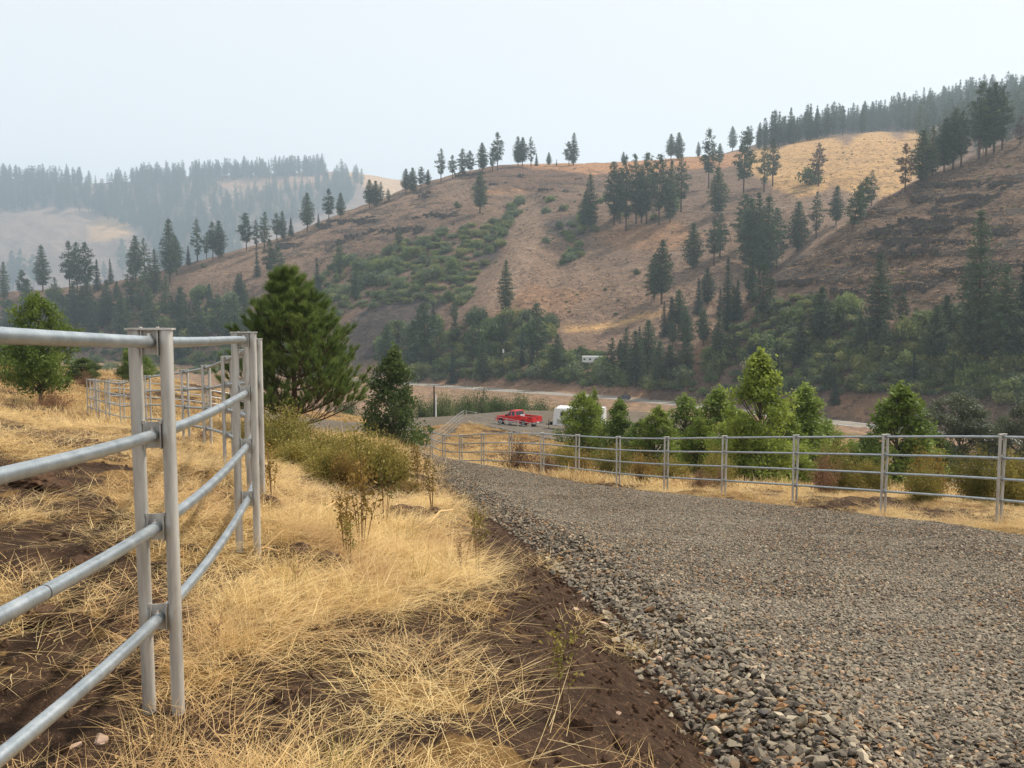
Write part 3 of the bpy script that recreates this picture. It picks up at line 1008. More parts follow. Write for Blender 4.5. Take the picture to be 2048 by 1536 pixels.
# (pixel x, top y, foot y, kind) read off the photograph, one row of trees at a time
ROWS = [
    ('on the low left slope below the far hill', 'pines on the low left slope', [(8, 525, 600, D), (26, 502, 578, D), (43, 500, 572, S), (60, 560, 672, D), (68, 510, 576, S), (86, 492, 582, D), (112, 556, 640, S), (140, 485, 586, S), (155, 488, 586, S), (173, 488, 590, S), (195, 520, 582, Fi), (209, 522, 566, S), (222, 518, 566, Fi)]),
    ('on the left shoulder of the central hill', 'pines on the left shoulder', [(246, 480, 552, S), (272, 474, 562, D), (290, 478, 560, S), (313, 500, 590, D), (340, 440, 565, D), (353, 473, 550, D), (377, 492, 530, Fi), (395, 440, 524, S), (413, 466, 518, S), (426, 446, 518, S), (438, 443, 516, D), (493, 428, 501, S), (513, 441, 499, S), (529, 426, 503, S), (554, 428, 485, S), (566, 423, 480, D), (582, 437, 474, Fi), (615, 388, 463, D), (637, 428, 455, Fi), (658, 380, 447, S), (682, 387, 437, D)]),
    ('in the scrub below the left shoulder', 'pines in the left scrub', [(150, 568, 668, D), (20, 600, 700, D), (55, 590, 690, S), (95, 600, 705, D), (128, 590, 690, Fi), (185, 600, 700, D), (245, 590, 690, D), (300, 580, 690, D), (365, 575, 680, D), (395, 600, 700, S), (470, 590, 690, D), (176, 556, 655, D), (215, 560, 652, D), (265, 530, 625, S), (287, 545, 640, S), (332, 552, 650, S), (515, 497, 552, Fi), (540, 480, 562, S), (556, 490, 566, S), (436, 590, 690, S), (636, 516, 592, Fi), (680, 480, 562, S), (711, 530, 602, D), (798, 455, 497, S)]),
    ('on the left skyline of the central hill', 'pines on the left skyline', [(739, 361, 416, D), (752, 363, 413, D), (762, 365, 410, S), (777, 377, 405, S), (812, 339, 387, D), (826, 337, 384, D), (842, 335, 377, S), (856, 340, 373, D), (882, 300, 363, S), (905, 312, 358, S), (925, 300, 353, S), (940, 303, 350, S), (965, 288, 347, D), (985, 290, 344, S), (995, 268, 341, S)]),
    ('on the flat crest of the central hill', 'pines on the flat crest', [(1036, 275, 333, D), (1045, 277, 333, D), (1062, 276, 333, S), (1073, 307, 332, Fi), (1098, 305, 332, D), (1113, 318, 331, Fi), (1138, 285, 331, S), (1147, 268, 331, D), (1247, 304, 330, D), (1342, 270, 320, D), (1357, 267, 319, D), (1397, 284, 314, D), (1439, 288, 330, D), (1465, 255, 304, D), (1495, 255, 304, S), (1518, 247, 298, D), (1531, 253, 297, D)]),
    ('on the upper face of the central hill', 'pines on the upper face', [(960, 345, 428, D), (1182, 352, 462, D), (1172, 385, 455, D), (1228, 329, 450, S), (1240, 340, 446, S), (1252, 317, 461, S), (1272, 313, 447, S), (1283, 345, 446, D), (1293, 312, 447, S), (1318, 315, 450, S), (1340, 325, 444, D), (1362, 312, 424, S), (1417, 263, 378, S), (1436, 337, 432, D), (1487, 268, 386, S), (1528, 290, 384, S), (1545, 280, 372, S), (1637, 290, 372, X)]),
    ('on the middle face of the central hill', 'pines on the middle face', [(1011, 522, 628, D), (1323, 482, 608, D), (1308, 508, 600, D), (1385, 448, 538, D), (1428, 440, 532, S), (1440, 430, 516, S), (1487, 392, 505, S), (1500, 400, 540, D), (1518, 388, 552, D), (1534, 395, 560, D), (1553, 420, 538, S), (1595, 405, 502, D), (1632, 385, 477, S), (1672, 373, 450, D)]),
    ('at the wooded foot of the central hill', 'pines at the foot of the central hill', [(775, 650, 748, D), (826, 640, 750, D), (850, 606, 720, S), (880, 640, 745, S), (905, 690, 765, Fi), (945, 640, 740, S), (965, 675, 765, D), (1074, 608, 730, S), (1115, 668, 758, D), (1222, 675, 752, S), (1250, 655, 745, D), (1270, 660, 775, D), (1296, 640, 748, D), (1328, 602, 672, Fi), (1342, 594, 668, Fi), (1358, 580, 662, D), (1372, 620, 690, D), (1340, 690, 778, D)]),
    ('along the edge of the right hillside', 'pines along the right hill edge', [(1455, 515, 640, Fi), (1435, 625, 724, D), (1525, 530, 655, S), (1704, 372, 462, S), (1720, 355, 432, S), (1743, 342, 412, S), (1810, 290, 384, X), (1843, 262, 364, D), (1864, 255, 352, D), (1888, 238, 344, D), (1906, 222, 338, D), (1922, 225, 334, S), (1958, 172, 318, S), (1972, 180, 312, D), (1988, 170, 304, D), (2004, 175, 300, S), (2040, 232, 290, X)]),
    ('in the thicket of the right hillside', 'pines in the right thicket', [(1640, 575, 694, D), (1755, 508, 692, D), (1805, 580, 652, S), (1890, 590, 682, D), (1955, 425, 724, D), (2005, 530, 742, D), (2042, 520, 716, Fi), (1669, 735, 808, Fi), (1870, 610, 735, D), (1600, 640, 740, D)]),
]
kk = 0
for where, group, row in ROWS:
    count = {}
    tot = {}
    sz = lambda t_: 'tall' if (t_[2] - t_[1]) > 95 else ('small' if (t_[2] - t_[1]) < 45 else 'medium')
    for t_ in row: tot[(t_[3], sz(t_))] = tot.get((t_[3], sz(t_)), 0) + 1
    for px, top, foot_y, st in sorted(row):
        p = hit(px, foot_y)
        if p is None: continue
        h = (foot_y - top) * p[1] / FPX * 1.02
        size = sz((px, top, foot_y, st)); key = (st, size)
        count[key] = count.get(key, 0) + 1
        n_ = count[key]
        which = (ORD[n_ - 1] + ' ' if tot[key] > 1 else '')
        label = f'{which}{size} {LOOK[st]} {"from left, " if tot[key] > 1 else ""}{where}'
        place_pine(st, kk, (p[0], p[1], p[2] - .3), h, label, group, spread=float(np.clip(1.4 - .012 * h, .92, 1.35)), lean=(.16 if (px, top) in ((1704, 372), (1720, 355)) else 0.0))
        kk += 1

for poly, n, (ha, hb), lab, grp in (
        ([(0, 600), (140, 580), (330, 570), (480, 590), (560, 660), (480, 730), (0, 740)], 30, (12, 22), 'hazy green pine standing in the wooded left slope', 'pines in the wooded left slope'),
        ([(1390, 600), (1480, 540), (1540, 560), (1470, 650), (1400, 760), (1330, 770), (1340, 700)], 14, (10, 18), 'dark young pine in the gully between the two hills', 'pines in the gully between the hills'),
        ([(770, 660), (960, 650), (1050, 690), (1360, 720), (1380, 780), (1000, 760), (770, 745)], 20, (9, 17), 'dark pine in the wooded strip above the highway', 'pines above the highway'),
        ([(1440, 720), (1600, 640), (1800, 680), (2060, 620), (2060, 790), (1500, 785)], 26, (8, 15), 'dark conifer in the thicket of the right hillside foot', 'conifers in the right thicket')):
    for q in sample_poly(poly, n, rng):
        p = hit(q[0], q[1])
        if p is None or p[1] < 150 or p[1] > 800 or 1100 < q[0] < 1220: continue
        place_pine((D, Fi, S)[kk % 3], kk, (p[0], p[1], p[2] - .3), rng.uniform(ha, hb), lab, grp, spread=1.15)
        kk += 1

# ------------------------------------------------------------------ far forests
r5 = np.random.default_rng(55)


def forest(polys, label, group, which, hrange, name_n):
    pts = []
    for poly, n in polys:
        for q in sample_poly(poly, n, r5):
            p = hit(q[0], q[1], which)
            if p is not None: pts.append(p)
    pts.sort(key=lambda p: p[1])
    near, rest = pts[:name_n], [(p, r5.uniform(*hrange)) for p in pts[name_n:]]
    for p in near:
        h = r5.uniform(*hrange)
        o = link('pine_tree', FARPINE[int(r5.integers(len(FARPINE)))], None, (p[0], p[1], p[2] - .4))
        s = h / 22.0
        o.scale = (s * 1.05, s * 1.05, s); o.rotation_euler = (0, 0, r5.uniform(0, 6.28))
        tag(o, label, 'pine tree', group)
    return rest


crest_y = lambda pts, x: np.interp(x, [p[0] for p in pts], [p[1] for p in pts])
CU = [(x, y + 3) for x, y, _ in CREST_U]
ridgeF = [(0, 364), (100, 366), (180, 372), (260, 366), (340, 359), (500, 351), (640, 346)]
restF = forest([([(0, 362), (180, 369), (180, 378), (0, 372)], 70), ([(190, 368), (262, 364), (262, 374), (190, 378)], 8), ([(262, 363), (500, 349), (645, 344), (645, 352), (500, 358), (262, 374)], 230),
                ([(0, 375), (180, 380), (280, 380), (300, 470), (190, 430), (100, 420), (0, 425)], 220), ([(270, 375), (420, 372), (470, 420), (480, 520), (380, 560), (320, 540), (270, 440)], 330),
                ([(470, 400), (700, 352), (740, 370), (700, 420), (560, 450), (480, 480)], 170)],
               'hazy blue grey pine in the forest of the far left ridge', 'far ridge forest', (B_F,), (34, 55), 36)
restU = forest([([(1470, 302), (1560, 286), (1700, 254), (1900, 212), (2100, 175), (2100, 210), (1850, 262), (1700, 268), (1560, 292)], 420), ([(1500, 300), (1560, 280), (1680, 254), (1680, 266), (1560, 292)], 60), ([(1830, 250), (2060, 200), (2060, 290), (1900, 330), (1840, 300)], 90)],
               'dark pine in the dense forest band on the upper right ridge', 'upper right forest', (B_U, B_M), (18, 30), 16)
allr = restF + restU
n_ = len(allr)
s_ = np.array([q[1] for q in allr]) / 22.0
o = scatter('far_forest', np.array([tuple(q[0]) for q in allr]), np.stack([np.zeros(n_), np.zeros(n_), r5.uniform(0, 6.28, n_)], 1), np.stack([s_ * 1.05, s_ * 1.05, s_], 1), r5.integers(0, len(FARPINE), n_), FARPINE)
tag(o, 'mass of hazy pines covering the far ridges', kind='stuff')

# ------------------------------------------------------------------ scrub on the slopes
SCRUB_ZONES = [
    ('scrub patch in the gully of the central hill', 60, (3.2, 6.0), [(600, 590), (680, 520), (760, 490), (880, 465), (960, 450), (1010, 470), (965, 540), (930, 620), (860, 610), (790, 600), (700, 610), (640, 640)]),
    ('strip of scrub beside the dark scree', 16, (2.4, 4.2), [(1000, 450), (1035, 390), (1060, 400), (1030, 440), (1000, 500), (985, 480)]),
    ('thicket under the cluster of pines on the central hill', 30, (2.5, 4.5), [(1080, 400), (1180, 390), (1370, 400), (1370, 440), (1240, 452), (1130, 500), (1060, 490), (1090, 450)]),
    ('scrub tongue in the middle of the central hill', 9, (2.4, 4.0), [(1120, 510), (1180, 480), (1160, 520), (1125, 530)]),
    ('wooded lower edge of the central hill', 56, (3.4, 6.4), [(760, 680), (830, 640), (960, 640), (1060, 620), (1120, 660), (1100, 700), (1050, 720), (1180, 740), (1360, 740), (1400, 780), (1330, 775), (1000, 755), (880, 765), (760, 745)]),
    ('wooded left slope of the central hill', 90, (4.0, 7.5), [(0, 600), (140, 590), (220, 600), (360, 620), (420, 570), (470, 590), (560, 640), (660, 690), (720, 740), (500, 740), (0, 720)]),
    ('dense thicket at the foot of the right hillside', 110, (3.4, 5.6), [(1400, 790), (1440, 690), (1540, 600), (1640, 590), (1720, 640), (1800, 680), (1880, 620), (2060, 600), (2060, 800), (1900, 780), (1700, 780), (1500, 785)]),
    ('green fringe along the gully of the central hill', 16, (2.5, 4.0), [(1290, 590), (1400, 640), (1440, 640), (1400, 720), (1330, 720), (1260, 680)]),
]
used = 0
extra = []
for where, n, (ra, rb), poly in SCRUB_ZONES:
    for i, q in enumerate(sample_poly(poly, n, r5)):
        p = hit(q[0], q[1])
        if p is None or p[1] > 800 or p[1] < 150: continue
        rad = r5.uniform(ra, rb)
        if used < 296:
            fm, sm = SCRUB[int(r5.integers(6))]
            e = empty('hillside_shrub', (p[0], p[1], p[2] - .3), f'green shrub in the {where}', 'shrub', where, r5.uniform(0, 6.28))
            e.scale = (rad, rad, rad * r5.uniform(.9, 1.6))
            link('foliage', fm, e)
            used += 1
for poly, n, rr in (([(1400, 790), (1440, 690), (1540, 600), (1640, 590), (1720, 640), (1800, 680), (1880, 620), (2060, 600), (2060, 810), (1900, 790), (1700, 785), (1500, 790)], 620, (1.2, 3.4)),
                    ([(0, 640), (220, 610), (470, 600), (560, 650), (660, 700), (720, 750), (0, 750)], 420, (1.4, 4.0)),
                    ([(600, 590), (680, 520), (880, 465), (1010, 440), (965, 540), (930, 620), (790, 610), (640, 640)], 420, (1.4, 3.6)),
                    ([(760, 680), (960, 640), (1100, 640), (1100, 700), (1360, 740), (1400, 785), (1000, 758), (760, 748)], 340, (1.4, 3.8)),
                    ([(940, 330), (1800, 330), (1500, 640), (1000, 640)], 70, (.5, 1.1)), ([(560, 480), (950, 360), (950, 480), (600, 540)], 45, (.5, 1.3)),
                    ([(1560, 560), (2048, 300), (2048, 600), (1700, 640)], 60, (.4, 1.0)), ([(1560, 290), (1830, 268), (1800, 380), (1560, 390)], 22, (.5, 1.0))):
    for q in sample_poly(poly, n, r5):
        p = hit(q[0], q[1])
        if p is not None and 150 < p[1] < 850: extra.append((p, r5.uniform(*rr)))
n_ = len(extra)
s_ = np.array([e[1] for e in extra])
o = scatter('hill_undergrowth', np.array([tuple(e[0]) for e in extra]) - [0, 0, .2], np.stack([np.zeros(n_), np.zeros(n_), r5.uniform(0, 6.28, n_)], 1), np.stack([s_, s_, s_ * r5.uniform(.7, 1.1, n_)], 1), r5.integers(0, 6, n_), [s[0] for s in SCRUB])
tag(o, 'low bushes and undergrowth scattered over the hills', kind='stuff')

# single shrubs that stand out on the bare slopes
M_BRIGHT = foliage('bright_shrub_leaf', (.05, .085, .02, 1), (.12, .16, .04, 1), .8, .2, .2)
V, F = shrub_cloud(900, .13, 777)
BRIGHT = mesh_np('foliage', V, F, [M_BRIGHT])
for px, py, wpx, lab in ((917, 415, 24, 'round pale green shrub high on the left face of the central hill'), (1275, 548, 24, 'lone dark shrub on the bare face of the central hill'), (1212, 580, 12, 'small lone shrub right of centre on the bare face'),
                         (1237, 602, 10, 'tiny lone shrub lowest on the bare face'), (768, 462, 12, 'small shrub among the ledges of the left face'), (1625, 368, 70, 'broad green thicket under the half dead pine'),
                         (1168, 712, 46, 'leafy green tree beside the white camper'), (408, 535, 18, 'bushy shrub on the left shoulder ridge'), (905, 600, 44, 'bright green shrub below the gully scrub'), (960, 690, 80, 'large light green tree at the wooded foot'),
                         (1000, 680, 80, 'large light green tree right of the centre foot'), (1550, 710, 70, 'pale leafy tree in the thicket by the highway')):
    p = hit(px, py)
    rad = wpx / 2 * p[1] / FPX
    e = empty('round_shrub', (p[0], p[1], p[2] - .2), lab, 'shrub')
    e.scale = (rad, rad, rad * 1.1)
    link('foliage', BRIGHT, e); link('stem', SCRUB[0][1], e)

# flecks of pale grass and dark stones over the bare slopes
def flecks(n, seed, mat, name, label, s0, s1, polys):
    r = np.random.default_rng(seed); vs = []
    for k in range(4):
        V, F = tri_cloud(rand_dirs(7, r) * [.8, .8, .35], .55, r, 2, .3)
        V[:, 2] = np.abs(V[:, 2]); vs.append(mesh_np(name, V, F, [mat]))
    pts = []
    for poly, w in polys:
        for q in sample_poly(poly, int(n * w), r):
            p = hit(q[0], q[1], (B_M, B_R))
            if p is not None and p[1] < 850: pts.append(p)
    k = len(pts); s = r.uniform(s0, s1, k)
    o = scatter(name, np.array([tuple(p) for p in pts]), np.stack([np.zeros(k), np.zeros(k), r.uniform(0, 6.28, k)], 1), np.stack([s * 1.3, s * 1.3, s], 1), r.integers(0, 4, k), vs)
    tag(o, label, kind='stuff')


BARE = [([(380, 540), (640, 450), (900, 355), (1000, 340), (1000, 420), (760, 480), (600, 560), (420, 590)], .2), ([(1000, 335), (1480, 310), (1520, 500), (1380, 640), (1050, 640), (960, 640), (1040, 440)], .4),
        ([(1480, 310), (1640, 272), (1840, 264), (1800, 400), (1560, 520), (1500, 420)], .2), ([(1560, 550), (1740, 415), (2048, 275), (2048, 590), (1850, 610), (1640, 590)], .3)]
flecks(5200, 71, simple('pale_hill_grass', lin(196, 164, 128), .9, .1, var=.3, scale=.2), 'hill_grass_tufts', 'pale dry grass tufts flecking the hill slopes', .25, .8, BARE)
flecks(3600, 72, simple('dark_hill_stone', lin(74, 64, 58), .95, .1, var=.3, scale=.2), 'hill_stones', 'dark stones and low dead brush flecking the hill slopes', .25, .85, BARE)

# ---- basalt outcrops
M_BASALT = Mat('basalt', .9, .15)
M_BASALT.color(M_BASALT.ramp(M_BASALT.noise(.9, 5, .7), [(.3, lin(52, 47, 44)), (.6, lin(88, 79, 72)), (.8, lin(122, 108, 96))]))
M_BASALT.bump(M_BASALT.noise(1.5, 5, .7), .8, .3); M_BASALT = M_BASALT.m
OUTC = []
for k in range(5):
    r = np.random.default_rng(40 + k)
    b = MB()
    for j in range(9):
        c = np.array([r.uniform(-1, 1) * 1.6, r.uniform(-.4, .4), r.uniform(-.2, .35)])
        s = np.array([r.uniform(.3, .8), r.uniform(.3, .7), r.uniform(.4, .95)])
        V = np.array([[x, y, z] for x in (-1, 1) for y in (-1, 1) for z in (-1, 1)]) * s * .5 * (1 + r.normal(0, .16, (8, 3)))
        a = r.uniform(0, 6.28); R_ = np.array([[math.cos(a), -math.sin(a), 0], [math.sin(a), math.cos(a), 0], [0, 0, 1]])
        b.add(V @ R_.T + c, [(0, 1, 3, 2), (4, 6, 7, 5), (0, 4, 5, 1), (2, 3, 7, 6), (0, 2, 6, 4), (1, 5, 7, 3)])
    OUTC.append(b.mesh('rock_outcrop', M_BASALT))


def ledge_points(lines, n):
    tot = sum(l[2] - l[0] for l in lines); out = []
    for x0, y0, x1, y1 in lines:
        for t in np.sort(r5.random(max(3, int(n * (x1 - x0) / tot)))): out.append((x0 + (x1 - x0) * t, y0 + (y1 - y0) * t + r5.normal(0, 3.2)))
    return out


LEDGE_R = [(1849, 373, 2040, 368), (1834, 401, 2000, 396), (1889, 417, 1960, 411), (1794, 446, 1945, 440), (1739, 466, 1804, 460), (1834, 458, 1910, 457), (1764, 486, 1930, 484), (1679, 515, 1880, 500), (1549, 565, 1639, 560), (1670, 582, 1730, 586), (1800, 580, 1860, 575), (1960, 470, 2048, 462), (1900, 540, 2040, 530)]
LEDGE_M = [(625, 457, 672, 450), (665, 447, 752, 440), (825, 433, 902, 430), (830, 390, 872, 386), (562, 490, 602, 494), (655, 496, 690, 486), (750, 466, 862, 460), (700, 470, 740, 468), (890, 350, 960, 343)]
for poly, n, (sa, sb), lab, grp in (
        (LEDGE_R, 190, (.8, 2.1), 'jagged dark basalt outcrop on the ledges of the right hillside', 'right hill outcrops'),
        (LEDGE_M, 90, (1.2, 3.0), 'dark basalt outcrop on the left face of the central hill', 'left face outcrops'),
        ([(930, 345), (1200, 345), (1190, 390), (960, 420)], 18, (.9, 2.0), 'dark basalt outcrop under the crest of the central hill', 'crest outcrops')):
    for q in (sample_poly(poly, n, r5) if len(poly[0]) == 2 else ledge_points(poly, n)):
        p = hit(q[0], q[1])
        if p is None or p[1] > 800: continue
        s = r5.uniform(sa, sb)
        o = link('rock_outcrop', OUTC[int(r5.integers(5))], None, (p[0], p[1], p[2]))
        o.scale = (s * 1.5, s, s); o.rotation_euler = (0, 0, r5.normal(0, .4))
        tag(o, lab, 'rock outcrop', grp)
# ------------------------------------------------------------------ trees and bushes on this side of the valley
def broadleaf(kind, n, seed, leaf, mats):
    """unit-height tree: trunk + limbs and a crown of single leaves on clumps"""
    r = np.random.default_rng(seed)
    tb = MB()
    b0 = {'round': .16, 'cone': .06, 'column': .08, 'spread': .10}[kind]
    W = {'round': .34, 'cone': .27, 'column': .16, 'spread': .60}[kind]
    tz = np.linspace(-.04, .88, 9)
    wob = np.cumsum(r.normal(0, .008, (9, 2)), 0)
    tb.tube(np.concatenate([wob, tz[:, None]], 1), np.linspace(.021, .003, 9), 7)
    cl = []; rad = []
    n_cl = 130
    for k in range(n_cl):
        f = r.random() ** .9
        if kind == 'round': prof = math.sin(math.pi * min(1, .12 + f * .86)) ** .6
        elif kind == 'cone': prof = min(1.0, (1 - f) * 1.7 + .10) * min(1, .75 + f * 2.5)
        elif kind == 'column': prof = math.sin(math.pi * (.15 + .83 * f)) ** .5
        else: prof = math.sin(math.pi * min(1, .18 + f * .8)) ** .7
        a = r.uniform(0, 6.28); d = math.sqrt(r.uniform(.12, 1)) * r.uniform(.8, 1.12)
        d *= .55 + .95 * float(fbm(np.array([math.cos(a) * 1.3 + seed * 7]), np.array([math.sin(a) * 1.3 + f * 5.5]), 2, seed)[0])
        z = b0 + (.95 - b0) * f
        p = np.array([math.cos(a) * W * prof * d, math.sin(a) * W * prof * d, z])
        cl.append(p); rad.append(r.uniform(.032, .068) * (1.25 if kind in ('round', 'spread') else 1.0) * (1.1 - .45 * f))
        if k % 2 == 0:
            zb = max(b0 * .7, z - .16 - .25 * d * W)
            i = np.interp(zb, tz, np.arange(9))
            w = np.array([np.interp(zb, tz, wob[:, 0]), np.interp(zb, tz, wob[:, 1]), zb])
            mid = (w + p) / 2 + np.array([0, 0, -.012])
            tb.tube(np.array([w, mid, p]), [.006, .0042, .0016], 4, caps=False)
    for k in range(3 if kind in ('cone', 'column') else 1):       # leading shoots
        a = r.uniform(0, 6.28); q = W * .22 * (k > 0)
        for zz in np.linspace(.82, 1.0 - .07 * k, 7):
            cl.append(np.array([math.cos(a) * q * (1.1 - zz + .6), math.sin(a) * q * (1.1 - zz + .6), zz])); rad.append(.020)
    cl = np.array(cl); rad = np.array(rad)
    w = rad ** 1.6; m_ = np.maximum(20, (w / w.sum() * n)).astype(int)
    cen = np.concatenate([np.clip(r.normal(size=(m, 3)), -1.9, 1.9) * rr * np.array([.8, .8, .62]) + c for c, rr, m in zip(cl, rad, m_)])
    V, F = quad_leaves(cen, leaf, r)
    return tb.mesh('trunk', M_BARKG), mesh_np('crown', V, F, [mats])


M_LEAF_BRIGHT = foliage('young_poplar_leaf', (.14, .195, .030, 1), (.33, .385, .075, 1), 2.2, .5, .25)
M_LEAF_MID = foliage('green_tree_leaf', (.11, .165, .030, 1), (.27, .34, .075, 1), 2.2, .42, .25)
M_LEAF_DARK = foliage('dark_tree_leaf', (.062, .092, .028, 1), (.155, .20, .058, 1), 2.2, .38, .2)
M_LEAF_GREY = foliage('willow_leaf', (.085, .10, .062, 1), (.18, .20, .125, 1), 2.0, .25, .2)
BL = {k: broadleaf(*k_) for k, k_ in {
    'cone_bright': ('cone', 11875, 1, 0.0163, M_LEAF_BRIGHT), 'cone_mid': ('cone', 11250, 2, 0.0156, M_LEAF_MID), 'column_mid': ('column', 8125, 3, 0.0156, M_LEAF_MID), 'round_bright': ('round', 12500, 4, 0.0175, M_LEAF_BRIGHT),
    'round_mid': ('round', 15000, 5, 0.0149, M_LEAF_MID), 'round_dark': ('round', 15000, 6, 0.0163, M_LEAF_DARK), 'willow': ('spread', 17500, 7, 0.0156, M_LEAF_GREY), 'cone_dark': ('cone', 11000, 9, .0155, M_LEAF_DARK), 'cone_bright2': ('cone', 11875, 8, 0.0156, M_LEAF_BRIGHT)}.items()}


def spot(px, d):
    x = (px - 1024) / FPX * d / math.cos(PITCH)
    return x, d


def grow(kind, px, top, d, half, label, cat='tree', name='leafy_tree', rz=0.0, wk=None):
    x, y = spot(px, d)
    z = Gs(x, y)
    ztop = at(px, top, d)[2]
    h = ztop - z
    e = empty(name, (x, y, z), label, cat, None, rz)
    W = {'cone': .27, 'column': .17, 'round': .36, 'willow': .62}[kind.split('_')[0]]
    s = half * d / FPX / W
    e.scale = (s, s, h)
    tm, cm = BL[kind]
    link('trunk', tm, e); link('crown', cm, e)
    return e


grow('round_bright', 1168, 786, 57, 47, 'bright green bushy tree hiding most of the white horse trailer')
grow('column_mid', 1188, 776, 60, 14, 'slim dark spire tree rising behind the trailer tree')
grow('cone_mid', 1240, 798, 50, 44, 'narrow mid green tree just right of the horse trailer')
grow('cone_bright2', 1318, 811, 46, 46, 'small pointed light green tree between two darker ones')
grow('column_mid', 1372, 788, 49, 34, 'dark columnar tree in front of the highway', rz=2.0)
grow('cone_mid', 1440, 772, 42, 62, 'dark green tree touching the tallest poplar on its left', rz=1.0)
grow('cone_bright', 1520, 700, 33, 76, 'tallest bright green young poplar behind the road fence')
grow('cone_mid', 1610, 768, 38, 72, 'dark green tree touching the tallest poplar on its right', rz=3.0)
grow('cone_mid', 1802, 765, 34, 80, 'broad dark green pointed tree standing alone behind the road fence', rz=4.2)
grow('willow', 1925, 785, 58, 105, 'wide grey green willow behind the lone pointed tree')
grow('willow', 2060, 800, 54, 80, 'grey green willow cut off at the picture edge', rz=2.0)
grow('round_mid', 82, 586, 38, 66, 'rounded green tree on the slope beyond the near fence')
grow('cone_dark', 788, 688, 39, 57, 'dark green leaning young tree beside the olive bushes', rz=.6)
grow('round_dark', 168, 715, 52, 34, 'dark bush-like tree right behind the rounded slope tree', rz=2.2)
grow('round_mid', 272, 690, 62, 40, 'green tree seen between the two nearest fence posts', rz=1.2)
grow('round_mid', 12, 690, 60, 50, 'green tree at the edge left of the rounded slope tree', rz=3.3)

for px, top, d, half, kind, lab in ((1282, 838, 47, 34, 'round_mid', 'low green tree between the trailer and the small pointed tree'), (1400, 836, 41, 38, 'round_bright', 'low bright green tree between the columnar and the dark tree'), (1480, 822, 35, 52, 'round_bright', 'low bright tree against the left side of the tallest poplar'),
                                   (1568, 808, 36, 56, 'cone_bright2', 'bright green tree leaning on the right side of the tallest poplar'), (1655, 842, 40, 46, 'round_mid', 'low green tree at the right end of the poplar row'), (1740, 868, 40, 40, 'round_dark', 'low dark tree left of the lone pointed tree'), (1872, 862, 38, 44, 'round_dark', 'low dark tree right of the lone pointed tree')):
    grow(kind, px, top, d, half, lab, rz=px * .1)


# ---- the young ponderosa with long needle tufts
def big_pine(px, top, d, label):
    r = np.random.default_rng(77)
    x, y = spot(px, d); z = Gs(x, y); H = at(px, top, d)[2] - z
    e = empty('young_pine', (x, y, z), label, 'pine tree')
    tb = MB(); tufts = []
    zz = np.linspace(-.2, H - .45, 10)
    cx = .10 * np.sin(zz * .8)
    tb.tube(np.stack([cx, .05 * np.cos(zz), zz], 1), np.linspace(.115, .025, 10), 9)
    nw = 13
    for k in range(nw):
        f = k / (nw - 1)
        bz = .16 + (H - .86) * f
        L0 = (1 - f) ** 1.0 * 2.6 + .24 + .22 * math.sin(math.pi * f) 
        nb = int(r.integers(7, 10)) if f < .9 else 5
        a0 = r.uniform(0, 6.28)
        for j in range(nb):
            a = a0 + j * 6.28 / nb + r.normal(0, .16)
            L = L0 * r.uniform(.72, 1.15)
            up = .30 + .38 * f + r.normal(0, .06)
            t_ = np.linspace(0, 1, 6)
            rad = L * t_ * (1 - .12 * t_)
            P = np.stack([np.interp(bz, zz, cx) + np.cos(a) * rad, np.sin(a) * rad, bz + L * up * t_ ** 1.5 + .04 * L * t_], 1)
            tb.tube(P, np.linspace(.030, .009, 6) * (1.1 - .5 * f), 5, caps=False)
            tufts.append((P[-1], P[-1] - P[-2], 1.0))
            for t2 in (.26, .40, .54, .68, .80, .90):
                for sgn in (-1, 1):
                    if r.random() < .12: continue
                    q = np.array([np.interp(t2, t_, P[:, i]) for i in range(3)])
                    sl = L * .36 * (1.15 - t2) * r.uniform(.7, 1.3) + .14
                    b = a + sgn * r.uniform(.5, 1.0)
                    tip = q + np.array([math.cos(b) * sl, math.sin(b) * sl, sl * r.uniform(.8, 1.5)])
                    tb.tube(np.array([q, (q + tip) / 2 + [0, 0, -.03 * sl], tip]), [.011, .009, .006], 4, caps=False)
                    tufts.append((tip, tip - q, .9))
                    if sl > .34: tufts.append(((q + tip) / 2, tip - q, .8))
    tufts.append((np.array([cx[-1], 0, H - .32]), np.array([0, 0, 1.0]), 1.25))
    for k in range(6):
        a = k * 1.05; tufts.append((np.array([cx[-1] + .16 * math.cos(a), .16 * math.sin(a), H - .62]), np.array([math.cos(a) * .4, math.sin(a) * .4, 1.0]), 1.1))
    c = []; dr = []
    for p, v, s in tufts:
        v = v / np.linalg.norm(v)
        n = 80
        t0 = r.uniform(-.20, .02, n)[:, None]
        w = v * r.uniform(.5, 1.3, (n, 1)) + rand_dirs(n, r) * .66 + [0, 0, .15]
        w /= np.linalg.norm(w, axis=1)[:, None]
        c.append(p + v * t0); dr.append(w * s * r.uniform(.20, .32, (n, 1)))
    c = np.concatenate(c); dr = np.concatenate(dr)
    side = np.cross(dr, rand_dirs(len(c), r)); side /= np.linalg.norm(side, axis=1)[:, None]
    V = np.stack([c - side * .0072, c + side * .0072, c + dr], 1).reshape(-1, 3)
    link('trunk', tb.mesh('trunk', M_BARK), e)
    mt = foliage('ponderosa_needles', (.070, .118, .028, 1), (.185, .245, .062, 1), 1.6, .38, .1)
    link('crown', mesh_np('crown', V, np.arange(len(V)).reshape(-1, 3), [mt]), e)
    return e


big_pine(583, 520, 29.5, 'bushy young pine with long needle tufts beyond the near fence')

